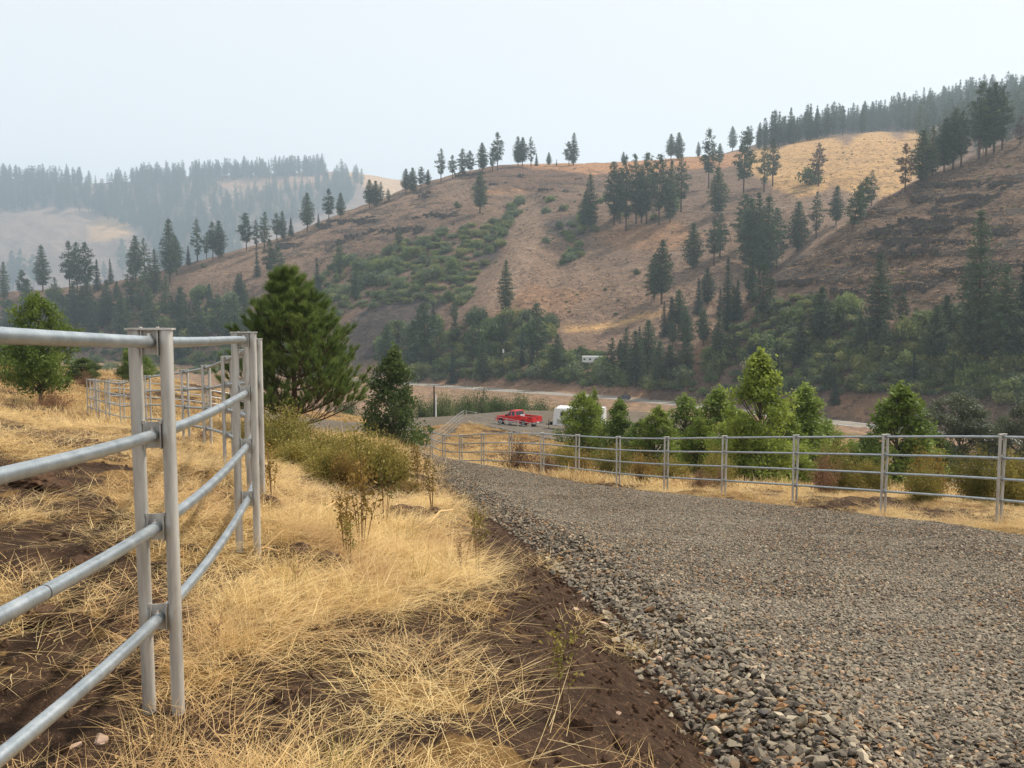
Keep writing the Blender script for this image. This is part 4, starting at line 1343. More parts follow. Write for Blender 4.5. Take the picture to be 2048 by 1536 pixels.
# ---- bushes: leaves on fine twigs
M_OLIVE = foliage('olive_bush_leaf', (.13, .125, .026, 1), (.36, .29, .07, 1), 2.4, .35, .25)
M_YELLOW = foliage('yellowing_bush_leaf', (.15, .105, .022, 1), (.38, .235, .06, 1), 2.4, .35, .25)
M_RUST = foliage('rust_brown_bush_leaf', (.15, .085, .048, 1), (.34, .19, .10, 1), 2.4, .25, .25)
M_GREENB = foliage('green_bush_leaf', (.050, .085, .028, 1), (.13, .185, .055, 1), 2.0, .3, .25)
M_TWIG = simple('twig', lin(104, 78, 58), .9, .1, var=.3, scale=20)


def bush_geometry(n, leaf, seed, mat, hz=.9, lumps=12, nst=26):
    r = np.random.default_rng(seed)
    tb = MB(); cen = []
    for k in range(nst):
        a = r.uniform(0, 6.28); sp = r.uniform(.1, .92); h = hz * r.uniform(.42, 1.18) * (1.08 - .42 * sp)
        P = np.array([[.16 * sp * math.cos(a), .16 * sp * math.sin(a), -.06], [math.cos(a) * sp * .5, math.sin(a) * sp * .5, h * .55], [math.cos(a) * sp, math.sin(a) * sp, h]])
        tb.tube(P, [.012, .009, .003], 4, caps=False)
        m_ = n // nst
        t_ = np.clip(r.beta(1.7, 1.2, m_), .10, 1)[:, None]
        q = (1 - t_) ** 2 * P[0] + 2 * t_ * (1 - t_) * P[1] + t_ ** 2 * P[2]
        cen.append(q + r.normal(size=(m_, 3)) * np.array([.15, .15, .11]))
        for _ in range(4):
            j = int(r.integers(m_)); tb.tube(np.array([q[j], cen[-1][j] + r.normal(0, .05, 3)]), [.004, .0018], 3, caps=False)
    cen = np.concatenate(cen); cen = cen[cen[:, 2] > .0]
    V, F = quad_leaves(cen, leaf, r)
    return tb.mesh('stem', M_TWIG), mesh_np('foliage', V, F, [mat])


BU = {'olive': [bush_geometry(14000, .024, 31, M_OLIVE), bush_geometry(14000, .024, 32, M_OLIVE, .8)], 'yellow': [bush_geometry(6000, .024, 33, M_YELLOW)],
      'rust': [bush_geometry(5000, .026, 34, M_RUST, .8)], 'green': [bush_geometry(7000, .028, 35, M_GREENB, .85), bush_geometry(7000, .028, 36, M_GREENB, .95)]}
_bk = 0


def bush(kind, px, top, d, half, label, rz=None, name='bush', cat='bush'):
    global _bk
    x, y = spot(px, d); z = Gs(x, y)
    h = at(px, top, d)[2] - z
    e = empty(name, (x, y, z), label, cat, None, (_bk * 1.7) % 6.28 if rz is None else rz)
    s = half * d / FPX / .92
    e.scale = (s, s, max(.2, h / .95))
    sm, fm = BU[kind][_bk % len(BU[kind])]
    link('stem', sm, e); link('foliage', fm, e)
    _bk += 1
    return e


bush('olive', 556, 822, 17.0, 96, 'olive bush right beside the near fence posts')
bush('olive', 590, 872, 14.6, 76, 'low olive bush in front of the bush by the fence posts')
bush('olive', 722, 862, 13.6, 98, 'broad olive bush closest to the gravel road edge')
bush('olive', 660, 890, 13.0, 62, 'small olive bush between the two bigger olive bushes')
bush('olive', 512, 838, 16.2, 60, 'olive bush rising right behind the farther pair of near posts')
bush('olive', 636, 850, 15.6, 78, 'tall olive bush in the middle of the thicket under the young pine')
bush('olive', 778, 884, 13.4, 56, 'olive bush at the right end of the thicket nearest the dark leaning tree')
bush('yellow', 690, 900, 12.6, 60, 'yellowing bush in front of the olive thicket')
bush('yellow', 820, 960, 12.5, 45, 'thin yellowing bush on the left verge of the gravel road')
bush('rust', 108, 780, 36.5, 52, 'dead brown shrub at the foot of the rounded slope tree')
bush('rust', 172, 745, 50, 26, 'dark red brown shrub right of the rounded slope tree')
bush('rust', 400, 860, 16.5, 42, 'dry brown brush heap behind the curve of the near fence')
bush('olive', 20, 730, 44, 40, 'olive shrub at the left edge of the slope')
bush('rust', 1040, 876, 32.0, 50, 'red brown shrub behind the road fence left of the olive shrubs')
bush('rust', 1090, 905, 30.5, 36, 'low red brown shrub behind the road fence beside a post')
bush('olive', 1140, 880, 33, 56, 'first olive shrub behind the road fence below the trailer tree')
bush('yellow', 1165, 902, 30, 40, 'yellow brown shrub in front of the olive ones below the trailer tree')
bush('olive', 1225, 884, 33, 56, 'olive shrub behind the road fence in the middle of its row')
bush('yellow', 1285, 905, 28.5, 44, 'yellowish shrub behind the road fence right of the middle olive one')
bush('olive', 1345, 905, 30, 44, 'olive shrub at the foot of the dark columnar tree')
bush('olive', 1440, 905, 28, 46, 'olive shrub left of the tallest poplar foot')
bush('rust', 1400, 940, 24.5, 34, 'pale rusty tumbleweed bush against the road fence', name='tumbleweed')
bush('rust', 1445, 938, 23.8, 32, 'round rusty brown tumbleweed bush right of the paler one', name='tumbleweed')
bush('rust', 1655, 905, 22.5, 40, 'dark red brown shrub behind the road fence right of the tallest poplar')
bush('olive', 1685, 890, 24, 56, 'olive shrub above the dark red brown one')
bush('olive', 1750, 915, 23, 46, 'olive shrub left of the lone pointed tree foot')
bush('yellow', 1868, 895, 20.5, 52, 'orange yellow shrub behind the fence right of the lone pointed tree')
bush('olive', 1850, 925, 19.5, 48, 'low olive shrub under the orange yellow one')
bush('olive', 1965, 905, 20, 52, 'olive shrub behind the last full fence panel')
bush('olive', 2050, 895, 19, 56, 'olive shrub cut off at the right picture edge')
bush('green', 1700, 905, 44, 70, 'dark green bush far behind the road fence')
bush('green', 1560, 890, 46, 60, 'green bush behind the foot of the tallest poplar')
for i, (px, top, half, wh) in enumerate(((690, 792, 36, 'behind the young pine'), (800, 786, 34, 'behind the dark leaning tree'), (850, 793, 30, 'left end of the creek row'), (886, 790, 34, 'second from the left in the creek row'), (925, 786, 36, 'above the fence corner in the creek row'),
                                         (962, 784, 38, 'left of the red truck roof in the creek row'), (1000, 790, 40, 'behind the red truck cab in the creek row'), (1042, 790, 38, 'behind the red truck bed in the creek row'), (1080, 797, 34, 'behind the tailgate in the creek row'))):
    bush('green', px, top, 127 + (i % 3) * 3, half, f'green creek bush {wh}', name='creek_bush')
for i, (px, top) in enumerate(((1120, 812), (1260, 826), (1340, 838), (1420, 846), (1500, 858), (1580, 858), (1690, 876), (1760, 880))):
    bush('rust' if i % 2 else 'olive', px, top, 150 - i * 4, 46, f'brownish creek brush {["behind the horse trailer", "right of the horse trailer", "below the passing dark car", "left of the tallest poplar", "behind the tallest poplar", "right of the tallest poplar", "left of the lone pointed tree", "beside the lone pointed tree"][i]}', name='creek_brush')


# ---- tall weeds beside the road
def weed_geometry(seed, n_st=5, leafy=40, mat=None):
    r = np.random.default_rng(seed); tb = MB(); cen = []
    for k in range(n_st):
        a = r.uniform(0, 6.28); sp = r.uniform(.03, .22); h = r.uniform(.65, 1.0)
        P = np.array([[.02 * math.cos(a), .02 * math.sin(a), -.03], [math.cos(a) * sp * .5, math.sin(a) * sp * .5, h * .5], [math.cos(a) * sp, math.sin(a) * sp, h]])
        tb.tube(P, [.005, .004, .002], 4, caps=False)
        for _ in range(5):
            t_ = r.uniform(.4, .9); q = (1 - t_) ** 2 * P[0] + 2 * t_ * (1 - t_) * P[1] + t_ ** 2 * P[2]
            b = r.uniform(0, 6.28); tip = q + np.array([math.cos(b) * .1, math.sin(b) * .1, r.uniform(.04, .14)])
            tb.tube(np.array([q, tip]), [.003, .0012], 3, caps=False)
            cen.append(tip + r.normal(0, .03, (max(1, leafy // 8), 3)))
        cen.append(np.stack([np.interp(r.uniform(.45, 1, leafy), [0, .5, 1], P[:, i]) for i in range(3)], 1) + r.normal(0, .025, (leafy, 3)))
    V, F = quad_leaves(np.concatenate(cen), .026, r)
    return tb.mesh('stem', M_TWIG), mesh_np('leaf_cluster', V, F, [mat])


WEED = [weed_geometry(61, 5, 46, M_YELLOW), weed_geometry(62, 4, 30, M_OLIVE), weed_geometry(63, 6, 24, M_YELLOW), weed_geometry(64, 4, 12, M_RUST)]
for px, py, top, v, lab in ((690, 1128, 985, 0, 'tall leafy yellow weed on the verge in front of the olive bushes'), (724, 1120, 925, 2, 'tallest thin yellow weed between olive bush and dirt hollow'), (770, 1075, 930, 1, 'olive weed at the right end of the olive bushes'),
                            (865, 1045, 935, 2, 'yellow weed on the verge by the gravel edge'), (838, 1010, 905, 0, 'small yellow weed near the top of the verge'), (955, 1170, 1040, 1, 'olive weed on the soil bank beside the gravel'), (925, 1185, 1075, 3, 'bare brown weed on the soil bank beside the gravel'),
                            (700, 1160, 1040, 1, 'green weed at the edge of the dark soil patch'), (435, 1330, 1220, 3, 'bare brown weed beside the near fence posts'), (545, 1010, 880, 2, 'thin weed beside the farther pair of fence posts'), (1130, 1545, 1340, 1, 'green weed at the bottom beside the soil bank'), (590, 1180, 1105, 3, 'low brown weed in front of the dark soil patch')):
    g = ground_hit(px, py)
    h = (py - top) * g[1] / FPX
    e = empty('tall_weed', (g[0], g[1], Gs(g[0], g[1])), lab, 'weed', None, px * .1)
    e.scale = (h, h, h)
    sm, fm = WEED[v]
    link('stem', sm, e); link('leaf_cluster', fm, e)
# ------------------------------------------------------------------ galvanised pipe fences on double posts
m = Mat('galvanised_pipe', .42, .5, .75)
P_ = m.coord()
mot = m.noise(9, 5, .7)
m.color(m.ramp(m.math('ADD', m.math('MULTIPLY', mot, .7), m.math('MULTIPLY', m.noise(140, 2), .3)), [(.3, lin(142, 150, 155)), (.5, lin(168, 175, 179)), (.7, lin(194, 199, 200))]))
m.roughness(m.math('ADD', m.math('MULTIPLY', mot, .22), .26))
m.bump(m.noise(180, 2), .08, .002)
M_GALV = m.m
m = Mat('grey_galvanised_post', .42, .5, .45)
mot = m.noise(18, 4, .7, sc=(1, 1, .12))
m.color(m.ramp(mot, [(.3, lin(160, 156, 150)), (.5, lin(194, 190, 182)), (.75, lin(212, 208, 200))]))
m.roughness(m.math('ADD', m.math('MULTIPLY', mot, .3), .34))
M_POST = m.m
M_BOLT = simple('zinc_bolt', (.72, .72, .70), .3, .5, .9)
M_SEAM = simple('dark_joint', lin(70, 66, 60), .8)
POST_R, RAIL_R, GAP = .0245, .0225, .0570
RAIL_DROP = (.045, .40, .755, 1.11)


def rail_height(x, y):
    return float(G0(np.array([x]), np.array([y]))[0]) + 1.5


def pipe_fence(label, P, near=0, seams=(), group=None):
    """P: post-pair positions; the first `near` pairs get brackets with bolts, all get posts, cap and rails"""
    P = np.asarray(P, float)
    T = np.gradient(P, axis=0); T /= np.linalg.norm(T, axis=1)[:, None]
    Nn = np.stack([T[:, 1], -T[:, 0]], 1)
    top = np.array([rail_height(*p) for p in P])
    base = empty('pipe_fence', (P[0][0], P[0][1], top[0] - 1.5), label, 'fence', group)
    o0 = np.array(base.location)
    S_, _ = resample(P, 40) if False else (P, 0)
    # Catmull-Rom through the pair positions
    Q = np.concatenate([P, top[:, None]], 1)
    Qe = np.concatenate([[2 * Q[0] - Q[1]], Q, [2 * Q[-1] - Q[-2]]])
    for i in range(len(P)):
        for s in (-1, 1):
            c = P[i] + Nn[i] * GAP * s
            g = Gs(c[0], c[1])
            b = MB()
            n = 16 if i < near + 3 else 8
            lean_ = rng.normal(0, .004, 2)
            b.tube(np.array([[c[0], c[1], top[i] - .001], [c[0] + lean_[0], c[1] + lean_[1], min(g, top[i] - 1.2) - .35]]) - o0, POST_R, n, 0)
            po = b.build('post', M_POST, base)
        # cap plate over both posts
        ang = math.atan2(Nn[i][1], Nn[i][0]); ca, sa = math.cos(ang), math.sin(ang)
        R = np.array([[ca, -sa, 0], [sa, ca, 0], [0, 0, 1]])
        b = MB().box(np.array([P[i][0], P[i][1], top[i] + .004]) - o0, (GAP * 2 + POST_R * 2 + .008, POST_R * 2 + .006, .007), 0, R)
        b.build('cap_plate', M_POST, base)
        if i < near or (near and i < near + 4):
            for dz in RAIL_DROP:
                z = top[i] - dz
                c = np.array([P[i][0], P[i][1], z]) - o0
                b = MB()
                w = GAP * 2 - POST_R * 2
                b.box(c + R @ np.array([0, 0, .002]), (w - .003, .005, .100), 0, R)
                for s_ in (-1, 1):
                    b.box(c + R @ np.array([s_ * (w / 2 - .003), -.008, .002]), (.0045, .020, .106), 0, R)
                    b.tube(np.array([c + R @ np.array([s_ * (w / 2 - .001), -.016, .046]), c + R @ np.array([s_ * (w / 2 - .001), -.016, .058])]), .006, 6, 0)
                br = b.build('bracket', M_POST, base)
                b = MB()
                b.tube(np.array([c + R @ np.array([0, -.022, .018]), c + R @ np.array([0, -.022, .034])]), .0075, 6, 0, smooth=False)
                b.tube(np.array([c + R @ np.array([0, -.022, .014]), c + R @ np.array([0, -.022, .0245])]), .012, 10, 0, smooth=False)
                b.build('bolt', M_BOLT, br)
    for i in range(len(P) - 1):
        t = np.linspace(0, 1, 10)[:, None]
        p0, p1, p2, p3 = Qe[i], Qe[i + 1], Qe[i + 2], Qe[i + 3]
        cv = .5 * (2 * p1 + (p2 - p0) * t + (2 * p0 - 5 * p1 + 4 * p2 - p3) * t ** 2 + (3 * p1 - p0 - 3 * p2 + p3) * t ** 3)
        for k, dz in enumerate(RAIL_DROP):
            c = cv - np.array([0, 0, dz]) - o0
            b = MB().tube(c, RAIL_R, 16 if i < near + 2 else 8, 0)
            ra = b.build('rail', M_GALV, base)
            if (i, k) in seams:
                f = seams[(i, k)]
                j = f * 9; a = int(j); q = c[a] + (c[a + 1] - c[a]) * (j - a); d_ = (c[a + 1] - c[a]) / np.linalg.norm(c[a + 1] - c[a])
                MB().tube(np.array([q - d_ * .0025, q + d_ * .0025]), RAIL_R + .0006, 16, 0).build('joint_ring', M_SEAM, ra)
    return base


def equal(line, step=2.45):
    L, n = resample(line, 1200)
    s = np.concatenate([[0], np.cumsum(np.linalg.norm(np.diff(L, axis=0), axis=1))])
    k = np.arange(0, s[-1], step)
    return np.stack([np.interp(k, s, L[:, 0]), np.interp(k, s, L[:, 1])], 1)


NEARF = [(-1.30, -1.55), (-1.27, .85), (-1.365, 3.25), (-1.77, 5.68), (-2.36, 7.84), (-3.2, 10.1), (-4.0, 12.05), (-5.35, 15.0), (-6.6, 17.3), (-7.8, 19.5), (-9.35, 22), (-10.8, 24.4), (-12.3, 27), (-13.9, 29.4), (-15.3, 31.6), (-16.9, 34.2), (-18.0, 37.0)]
pipe_fence('galvanised four rail pipe fence in the near left foreground curving away', NEARF, near=5, seams={(1, 2): .62, (2, 1): .55, (0, 0): .5})
pipe_fence('thin far pipe fence crossing the slope behind the near fence', equal([(-18.6, 39.5), (-17.5, 45.5), (-14.5, 49), (-13.6, 50), (-15.5, 56), (-19, 62)]), near=0)
ROADF = equal([(10.2, 9.75), (8.16, 14.2), (6.25, 18.75), (1.03, 30.0), (-1.2, 34.1), (-3.0, 38.3), (-4.6, 43.2), (-6.0, 47.6), (-6.9, 51), (-7.0, 55), (-6.3, 70), (-5.5, 97)])
pipe_fence('long galvanised pipe fence along the right side of the gravel road', ROADF, near=3)
pipe_fence('distant pipe fence in front of the red truck and car park', equal([(-5.2, 97.3), (4.1, 80), (13, 63), (22.5, 45), (27, 36)]), near=0)

# posts, poles and wire
M_WOOD = simple('weathered_pole', lin(96, 84, 72), .95, .1, var=.25, scale=2)
M_WHITEP = simple('white_paint', (.72, .72, .70), .6)
b = MB()


def pole(px, d, top, label, mat, r, name='pole'):
    x, y = spot(px, d); z = Gs(x, y); h = at(px, top, d)[2]
    e = MB().tube(np.array([[0, 0, -.4], [0, 0, h - z]]), [r, r * .8], 8, 0).build(name, mat, None, (x, y, z))
    return tag(e, label, 'pole')


pole(868, 118.5, 772, 'dark wooden pole at the far edge of the car park', simple('dark_pole', lin(58, 48, 42), .95, .1), .11, 'wooden_pole')
pole(871.5, 117, 790, 'short white marker post beside the dark pole', M_WHITEP, .10, 'marker_post')
p = hit(1005, 737)
if p is not None:
    h = 46 * p[1] / FPX
    e = empty('utility_pole', (p[0], p[1], p[2] - .3), 'utility pole with crossarm and white transformer below the hill', 'utility pole')
    MB().tube(np.array([[0, 0, 0], [0, 0, h]]), [.16, .11], 8).build('shaft', M_WOOD, e)
    MB().box((0, 0, h - .25), (3.4, .14, .16)).build('crossarm', M_WOOD, e)
    MB().tube(np.array([[.34, -.1, h - 2.7], [.34, -.1, h - 1.2]]), .34, 10).build('transformer', M_WHITEP, e)
pa = hit(2025, 279); pb = hit(1310, 446)
if pa is not None and pb is not None:
    ea = empty('utility_pole', (pa[0], pa[1], pa[2]), 'power pole on the crest of the right hillside', 'utility pole')
    MB().tube(np.array([[0, 0, -.3], [0, 0, 3.6]]), [.15, .1], 7).build('shaft', M_WOOD, ea); MB().box((0, 0, 3.3), (1.8, .12, .12)).build('crossarm', M_WOOD, ea)
    eb = empty('utility_pole', (pb[0], pb[1], pb[2]), 'power pole among the pine cluster of the central hill', 'utility pole')
    MB().tube(np.array([[0, 0, -.3], [0, 0, 9.5]]), [.15, .1], 7).build('shaft', M_WOOD, eb); MB().box((0, 0, 9.2), (1.8, .12, .12)).build('crossarm', M_WOOD, eb)
    A_ = np.array(pa) + [0, 0, 3.4]; B_ = np.array(pb) + [0, 0, 9.3]
    t = np.linspace(0, 1, 24)[:, None]
    W_ = A_ * (1 - t) + B_ * t; W_[:, 2] -= 14.0 * 4 * (t * (1 - t))[:, 0]
    MB().tube(W_ - A_, .045, 4).build('power_line', simple('bright_wire', (.6, .6, .6), .4, .5, .5), None, A_)
    tag(bpy.data.objects['power_line'], 'pale power line sagging across the valley to the right hillside', 'wire')
# ------------------------------------------------------------------ vehicles
def paint_mat(name, col, rough=.25):
    m = Mat(name, rough, .5)
    c = np.array(col)
    m.color(m.ramp(m.noise(2.5, 3), [(.3, tuple(c * .92)), (.7, tuple(np.minimum(1, c * 1.06)))]))
    m.b.inputs['Coat Weight'].default_value = .5; m.b.inputs['Coat Roughness'].default_value = .08
    return m.m


M_RED = paint_mat('red_paint', (.62, .014, .016))
M_BLUE = paint_mat('dark_blue_paint', (.018, .026, .055))
M_GLASS = Mat('tinted_glass', .06, .6); M_GLASS.color((.012, .014, .016)); M_GLASS = M_GLASS.m
M_TYRE = simple('tyre_rubber', (.018, .018, .018), .9)
M_RIM = simple('steel_rim', (.55, .55, .56), .3, .5, .8)
M_CHROME = simple('bumper_metal', (.35, .35, .36), .3, .5, .9)
M_BLACKP = simple('black_plastic', (.02, .02, .02), .6)
M_TAIL = simple('tail_light_red', (.45, .01, .01), .3, .5)
M_LAMP = simple('lamp_glass', (.75, .75, .72), .15, .5)
M_WHITEV = paint_mat('white_vehicle_paint', (.74, .74, .73), .35)
M_GREYV = simple('grey_aluminium', (.50, .50, .51), .4, .5, .4)


def wheel(parent, x, y, r, w, out):
    b = MB()
    b.tube(np.array([[x, y - w / 2, r], [x, y + w / 2, r]]), r, 20, 0)
    t = b.build('wheel', M_TYRE, parent)
    yo = y + out * (w / 2 + .004)
    MB().tube(np.array([[x, yo - .012, r], [x, yo + .012, r]]), r * .58, 14, 0).build('rim', M_RIM, t)
    MB().tube(np.array([[x, yo - .012, r], [x, yo + .03 * out + (.014 if out > 0 else -.014), r]]), r * .2, 8, 0).build('hub', M_BLACKP, t)


def taper(b, x0, x1, z0, z1, w0, w1, xt0, xt1, m=0):
    """box whose top is narrower and shorter than its bottom"""
    V = [(x0, -w0, z0), (x1, -w0, z0), (x1, w0, z0), (x0, w0, z0), (xt0, -w1, z1), (xt1, -w1, z1), (xt1, w1, z1), (xt0, w1, z1)]
    return b.add(V, [(3, 2, 1, 0), (4, 5, 6, 7), (0, 1, 5, 4), (1, 2, 6, 5), (2, 3, 7, 6), (3, 0, 4, 7)], m)


def quadpane(name, pts, mat, parent, thick=.012):
    """a thin pane with real thickness from four corners"""
    P = np.array(pts, float); n = np.cross(P[1] - P[0], P[2] - P[0]); n /= np.linalg.norm(n)
    V = np.concatenate([P, P + n * thick])
    return MB().add(V, [(3, 2, 1, 0), (4, 5, 6, 7), (0, 1, 5, 4), (1, 2, 6, 5), (2, 3, 7, 6), (3, 0, 4, 7)]).build(name, mat, parent)


def side_panes(e, pts_xz, yb, yt, z0, z1, mat, name='window'):
    """panes on both sloping cab sides"""
    for s in (-1, 1):
        P = []
        for x, z in pts_xz:
            y = yb + (yt - yb) * (z - z0) / (z1 - z0) + .004
            P.append((x, s * y, z))
        if s < 0: P = P[::-1] if False else P
        quadpane(name, P if s > 0 else P[::-1], mat, e, .006 if True else 0)


def pickup(loc, rz):
    e = empty('pickup_truck', loc, 'red extended cab pickup truck parked on the gravel car park', 'pickup truck', None, rz)
    L = 6.0
    b = MB()
    # lower body: hood, cab base, with wheel arches cut as polygons
    def arch(cx, r, n=8):
        return [(cx + r * math.cos(a), .42 + r * math.sin(a) * .98) for a in np.linspace(0, math.pi, n)]
    prof = [(-2.98, .62), (-2.98, 1.10), (-.35, 1.14)] + [(-.35, 1.18), (1.05, 1.18), (1.25, 1.16), (2.75, 1.06), (2.92, .95), (2.95, .55), (2.80, .45)]
    low = [(2.42, .45)] + arch(1.95, .46)[0:] + [(1.45, .42), (-1.2, .42)] + arch(-1.75, .46) + [(-2.26, .5)]
    b.extrude(prof[::1] + low, -.93, .93)
    body = b.build('body', M_RED, e)
    # cab
    b = MB(); taper(b, -.35, 1.22, 1.175, 1.86, .90, .72, -.22, .55)
    b.box((.17, 0, 1.868), (.76, 1.36, .03))
    b.build('cab', M_RED, e)
    side_panes(e, [(.42, 1.24), (1.02, 1.24), (.58, 1.76), (.42, 1.78)], .90, .72, 1.175, 1.86, M_GLASS)
    side_panes(e, [(-.20, 1.26), (.28, 1.26), (.28, 1.76), (-.13, 1.76)], .90, .72, 1.175, 1.86, M_GLASS)
    quadpane('windscreen', [(1.165, -.80, 1.24), (1.165, .80, 1.24), (.63, .70, 1.79), (.63, -.70, 1.79)], M_GLASS, e)
    quadpane('rear_window', [(-.342, .74, 1.26), (-.342, -.74, 1.26), (-.243, -.64, 1.78), (-.243, .64, 1.78)], M_GLASS, e)
    # bed: side rails, floor, tailgate, flared rear wings
    b = MB()
    for s in (-1, 1): b.box((-1.67, s * .86, 1.24), (2.58, .13, .18))
    b.box((-.42, 0, 1.24), (.1, 1.6, .18))
    b.build('bed_side', M_RED, e)
    MB().box((-1.66, 0, 1.146), (2.46, 1.58, .012)).build('bed_floor', M_BLACKP, e)
    MB().box((-2.99, 0, 1.02), (.07, 1.56, .62)).build('tailgate', M_RED, e)
    MB().box((-3.03, 0, 1.10), (.02, .30, .09)).build('handle', M_BLACKP, e)
    for s in (-1, 1):
        poly = [(-2.55, .62), (-2.5, 1.02), (-2.25, 1.2), (-1.5, 1.2), (-1.05, 1.05), (-.95, .62)] + [(-1.28, .6)] + [(-1.75 + .46 * math.cos(a), .45 + .46 * math.sin(a)) for a in np.linspace(.35, math.pi - .35, 8)] + [(-2.22, .6)]
        MB().extrude(poly, s * .935, s * 1.12).build('rear_wing', M_RED, e)
        MB().box((-3.0, s * .86, 1.02), (.05, .14, .42)).build('tail_light', M_TAIL, e)
        MB().box((2.94, s * .72, .86), (.06, .34, .2)).build('headlight', M_LAMP, e)
        MB().box((.98, s * 1.05, 1.27), (.12, .2, .2)).build('mirror', M_BLACKP, e)
        MB().box((.2, s * .94, .52), (2.4, .03, .16)).build('rocker_panel', M_GREYV, e)
        for x, yy in ((1.95, .84), (-1.75, .92)): wheel(e, x, s * yy, .39, .27, s)
    MB().box((-3.10, 0, .60), (.16, 1.85, .2)).build('rear_bumper', M_CHROME, e)
    MB().box((-3.185, 0, .66), (.012, .32, .15)).build('number_plate', M_WHITEP, e)
    MB().box((3.0, 0, .60), (.14, 1.86, .22)).build('front_bumper', M_CHROME, e)
    MB().box((2.955, 0, .86), (.05, 1.06, .24)).build('grille', M_BLACKP, e)
    return e


tx, ty = spot(1036, 103.5)
pickup((tx, ty, float(G0(np.array([tx]), np.array([ty]))[0]) + .075), math.radians(138))
MB().box((0, 0, .12), (.5, .34, .24)).build('cargo_box', M_WHITEP, None, (tx + .55, ty - .75, float(G0(np.array([tx]), np.array([ty]))[0]) + .075 + 1.155))
tag(bpy.data.objects['cargo_box'], 'small white box lying in the bed of the red truck', 'box')


def horse_trailer(loc, rz):
    e = empty('horse_trailer', loc, 'white horse trailer parked behind the bright green bushy tree', 'trailer', None, rz)
    b = MB()
    b.extrude([(-1.0, .55), (-1.0, 2.35), (-.86, 2.52), (-.6, 2.6), (.6, 2.6), (.86, 2.52), (1.0, 2.35), (1.0, .55)], -2.7, 2.5, 0, 'x')
    b.build('body', M_WHITEV, e)
    b = MB(); taper(b, 2.5, 3.05, .56, 2.45, .99, .92, 2.5, 2.86); b.build('nose', M_WHITEV, e)
    b = MB()
    b.extrude([(-1.04, 2.38), (-.88, 2.56), (-.6, 2.64), (.6, 2.64), (.88, 2.56), (1.04, 2.38), (1.0, 2.36), (.86, 2.525), (.6, 2.605), (-.6, 2.605), (-.86, 2.525), (-1.0, 2.36)], -2.74, 2.56, 0, 'x')
    b.build('roof', M_WHITEP, e)
    for s in (-1, 1):
        MB().box((0, s * 1.012, .95), (5.1, .02, .5)).build('side_panel', M_GREYV, e)
        for x in (-1.7, -.5, .7, 1.8):
            w = MB().box((x, s * 1.012, 1.85), (.62, .024, .4)).build('window', M_GLASS, e)
            MB().box((x, s * 1.008, 1.85), (.72, .02, .5)).build('window_frame', M_GREYV, w)
        MB().box((-.35, s * 1.12, .80), (1.95, .24, .06)).build('mudguard', M_GREYV, e)
        for x in (-.85, .15): wheel(e, x, s * 1.06, .36, .22, s)
        MB().box((-2.73, s * .5, 1.5), (.04, .92, 1.8)).build('rear_door', M_WHITEV, e)
        MB().box((-2.75, s * .9, .75), (.03, .12, .12)).build('tail_light', M_TAIL, e)
    MB().box((2.99, 0, 1.75), (.03, .5, .4)).build('front_window', M_GLASS, e)
    b = MB()
    b.tube(np.array([[2.6, .7, .5], [4.1, 0, .5]]), .05, 6); b.tube(np.array([[2.6, -.7, .5], [4.1, 0, .5]]), .05, 6)
    b.build('tongue', M_BLACKP, e)
    MB().tube(np.array([[3.75, 0, .03], [3.75, 0, 1.0]]), .045, 8).build('jack', M_BLACKP, e)
    MB().box((3.45, 0, .68), (.3, .34, .24)).build('battery_box', M_BLACKP, e)
    return e


tx, ty = spot(1162, 97)
horse_trailer((tx, ty, float(G0(np.array([tx]), np.array([ty]))[0]) + .075), math.radians(163))


def car(loc, rz):
    e = empty('estate_car', loc, 'dark blue car driving along the highway', 'car', None, rz)
    def arch(cx): return [(cx + .36 * math.cos(a), .36 + .36 * math.sin(a)) for a in np.linspace(0, math.pi, 8)]
    prof = [(-2.3, .40), (-2.32, .82), (-2.2, .96), (.85, .98), (2.0, .84), (2.28, .70), (2.3, .38), (1.78, .30)] + arch(1.4) + [(-1.0, .28)] + arch(-1.35) + [(-1.75, .34)]
    MB().extrude(prof, -.88, .88).build('body', M_BLUE, e)
    b = MB(); taper(b, -2.15, 1.0, .965, 1.50, .84, .66, -1.75, .15); b.build('cabin', M_BLUE, e)
    for x0, x1, t0, t1 in ((-.62, .78, -.62, .16), (-1.9, -.74, -1.62, -.74)):
        side_panes(e, [(x0, 1.02), (x1, 1.02), (t1, 1.43), (t0, 1.43)], .84, .66, .965, 1.5, M_GLASS)
    quadpane('windscreen', [(.945, -.74, 1.02), (.945, .74, 1.02), (.255, .64, 1.45), (.255, -.64, 1.45)], M_GLASS, e)
    quadpane('rear_window', [(-2.115, .74, 1.02), (-2.115, -.74, 1.02), (-1.79, -.64, 1.45), (-1.79, .64, 1.45)], M_GLASS, e)
    for s in (-1, 1):
        for x in (1.4, -1.35): wheel(e, x, s * .80, .33, .22, s)
        MB().box((2.24, s * .62, .70), (.1, .34, .14)).build('headlight', M_LAMP, e)
        MB().box((-2.30, s * .66, .80), (.06, .3, .14)).build('tail_light', M_TAIL, e)
    return e


k = int(np.argmin(np.abs(_hpx - 1283)))
d_ = tg[k]
car((hw[k][0] - nrm[k][0] * 1.9, hw[k][1] - nrm[k][1] * 1.9, HWZ + .01), math.atan2(-d_[1], -d_[0]))


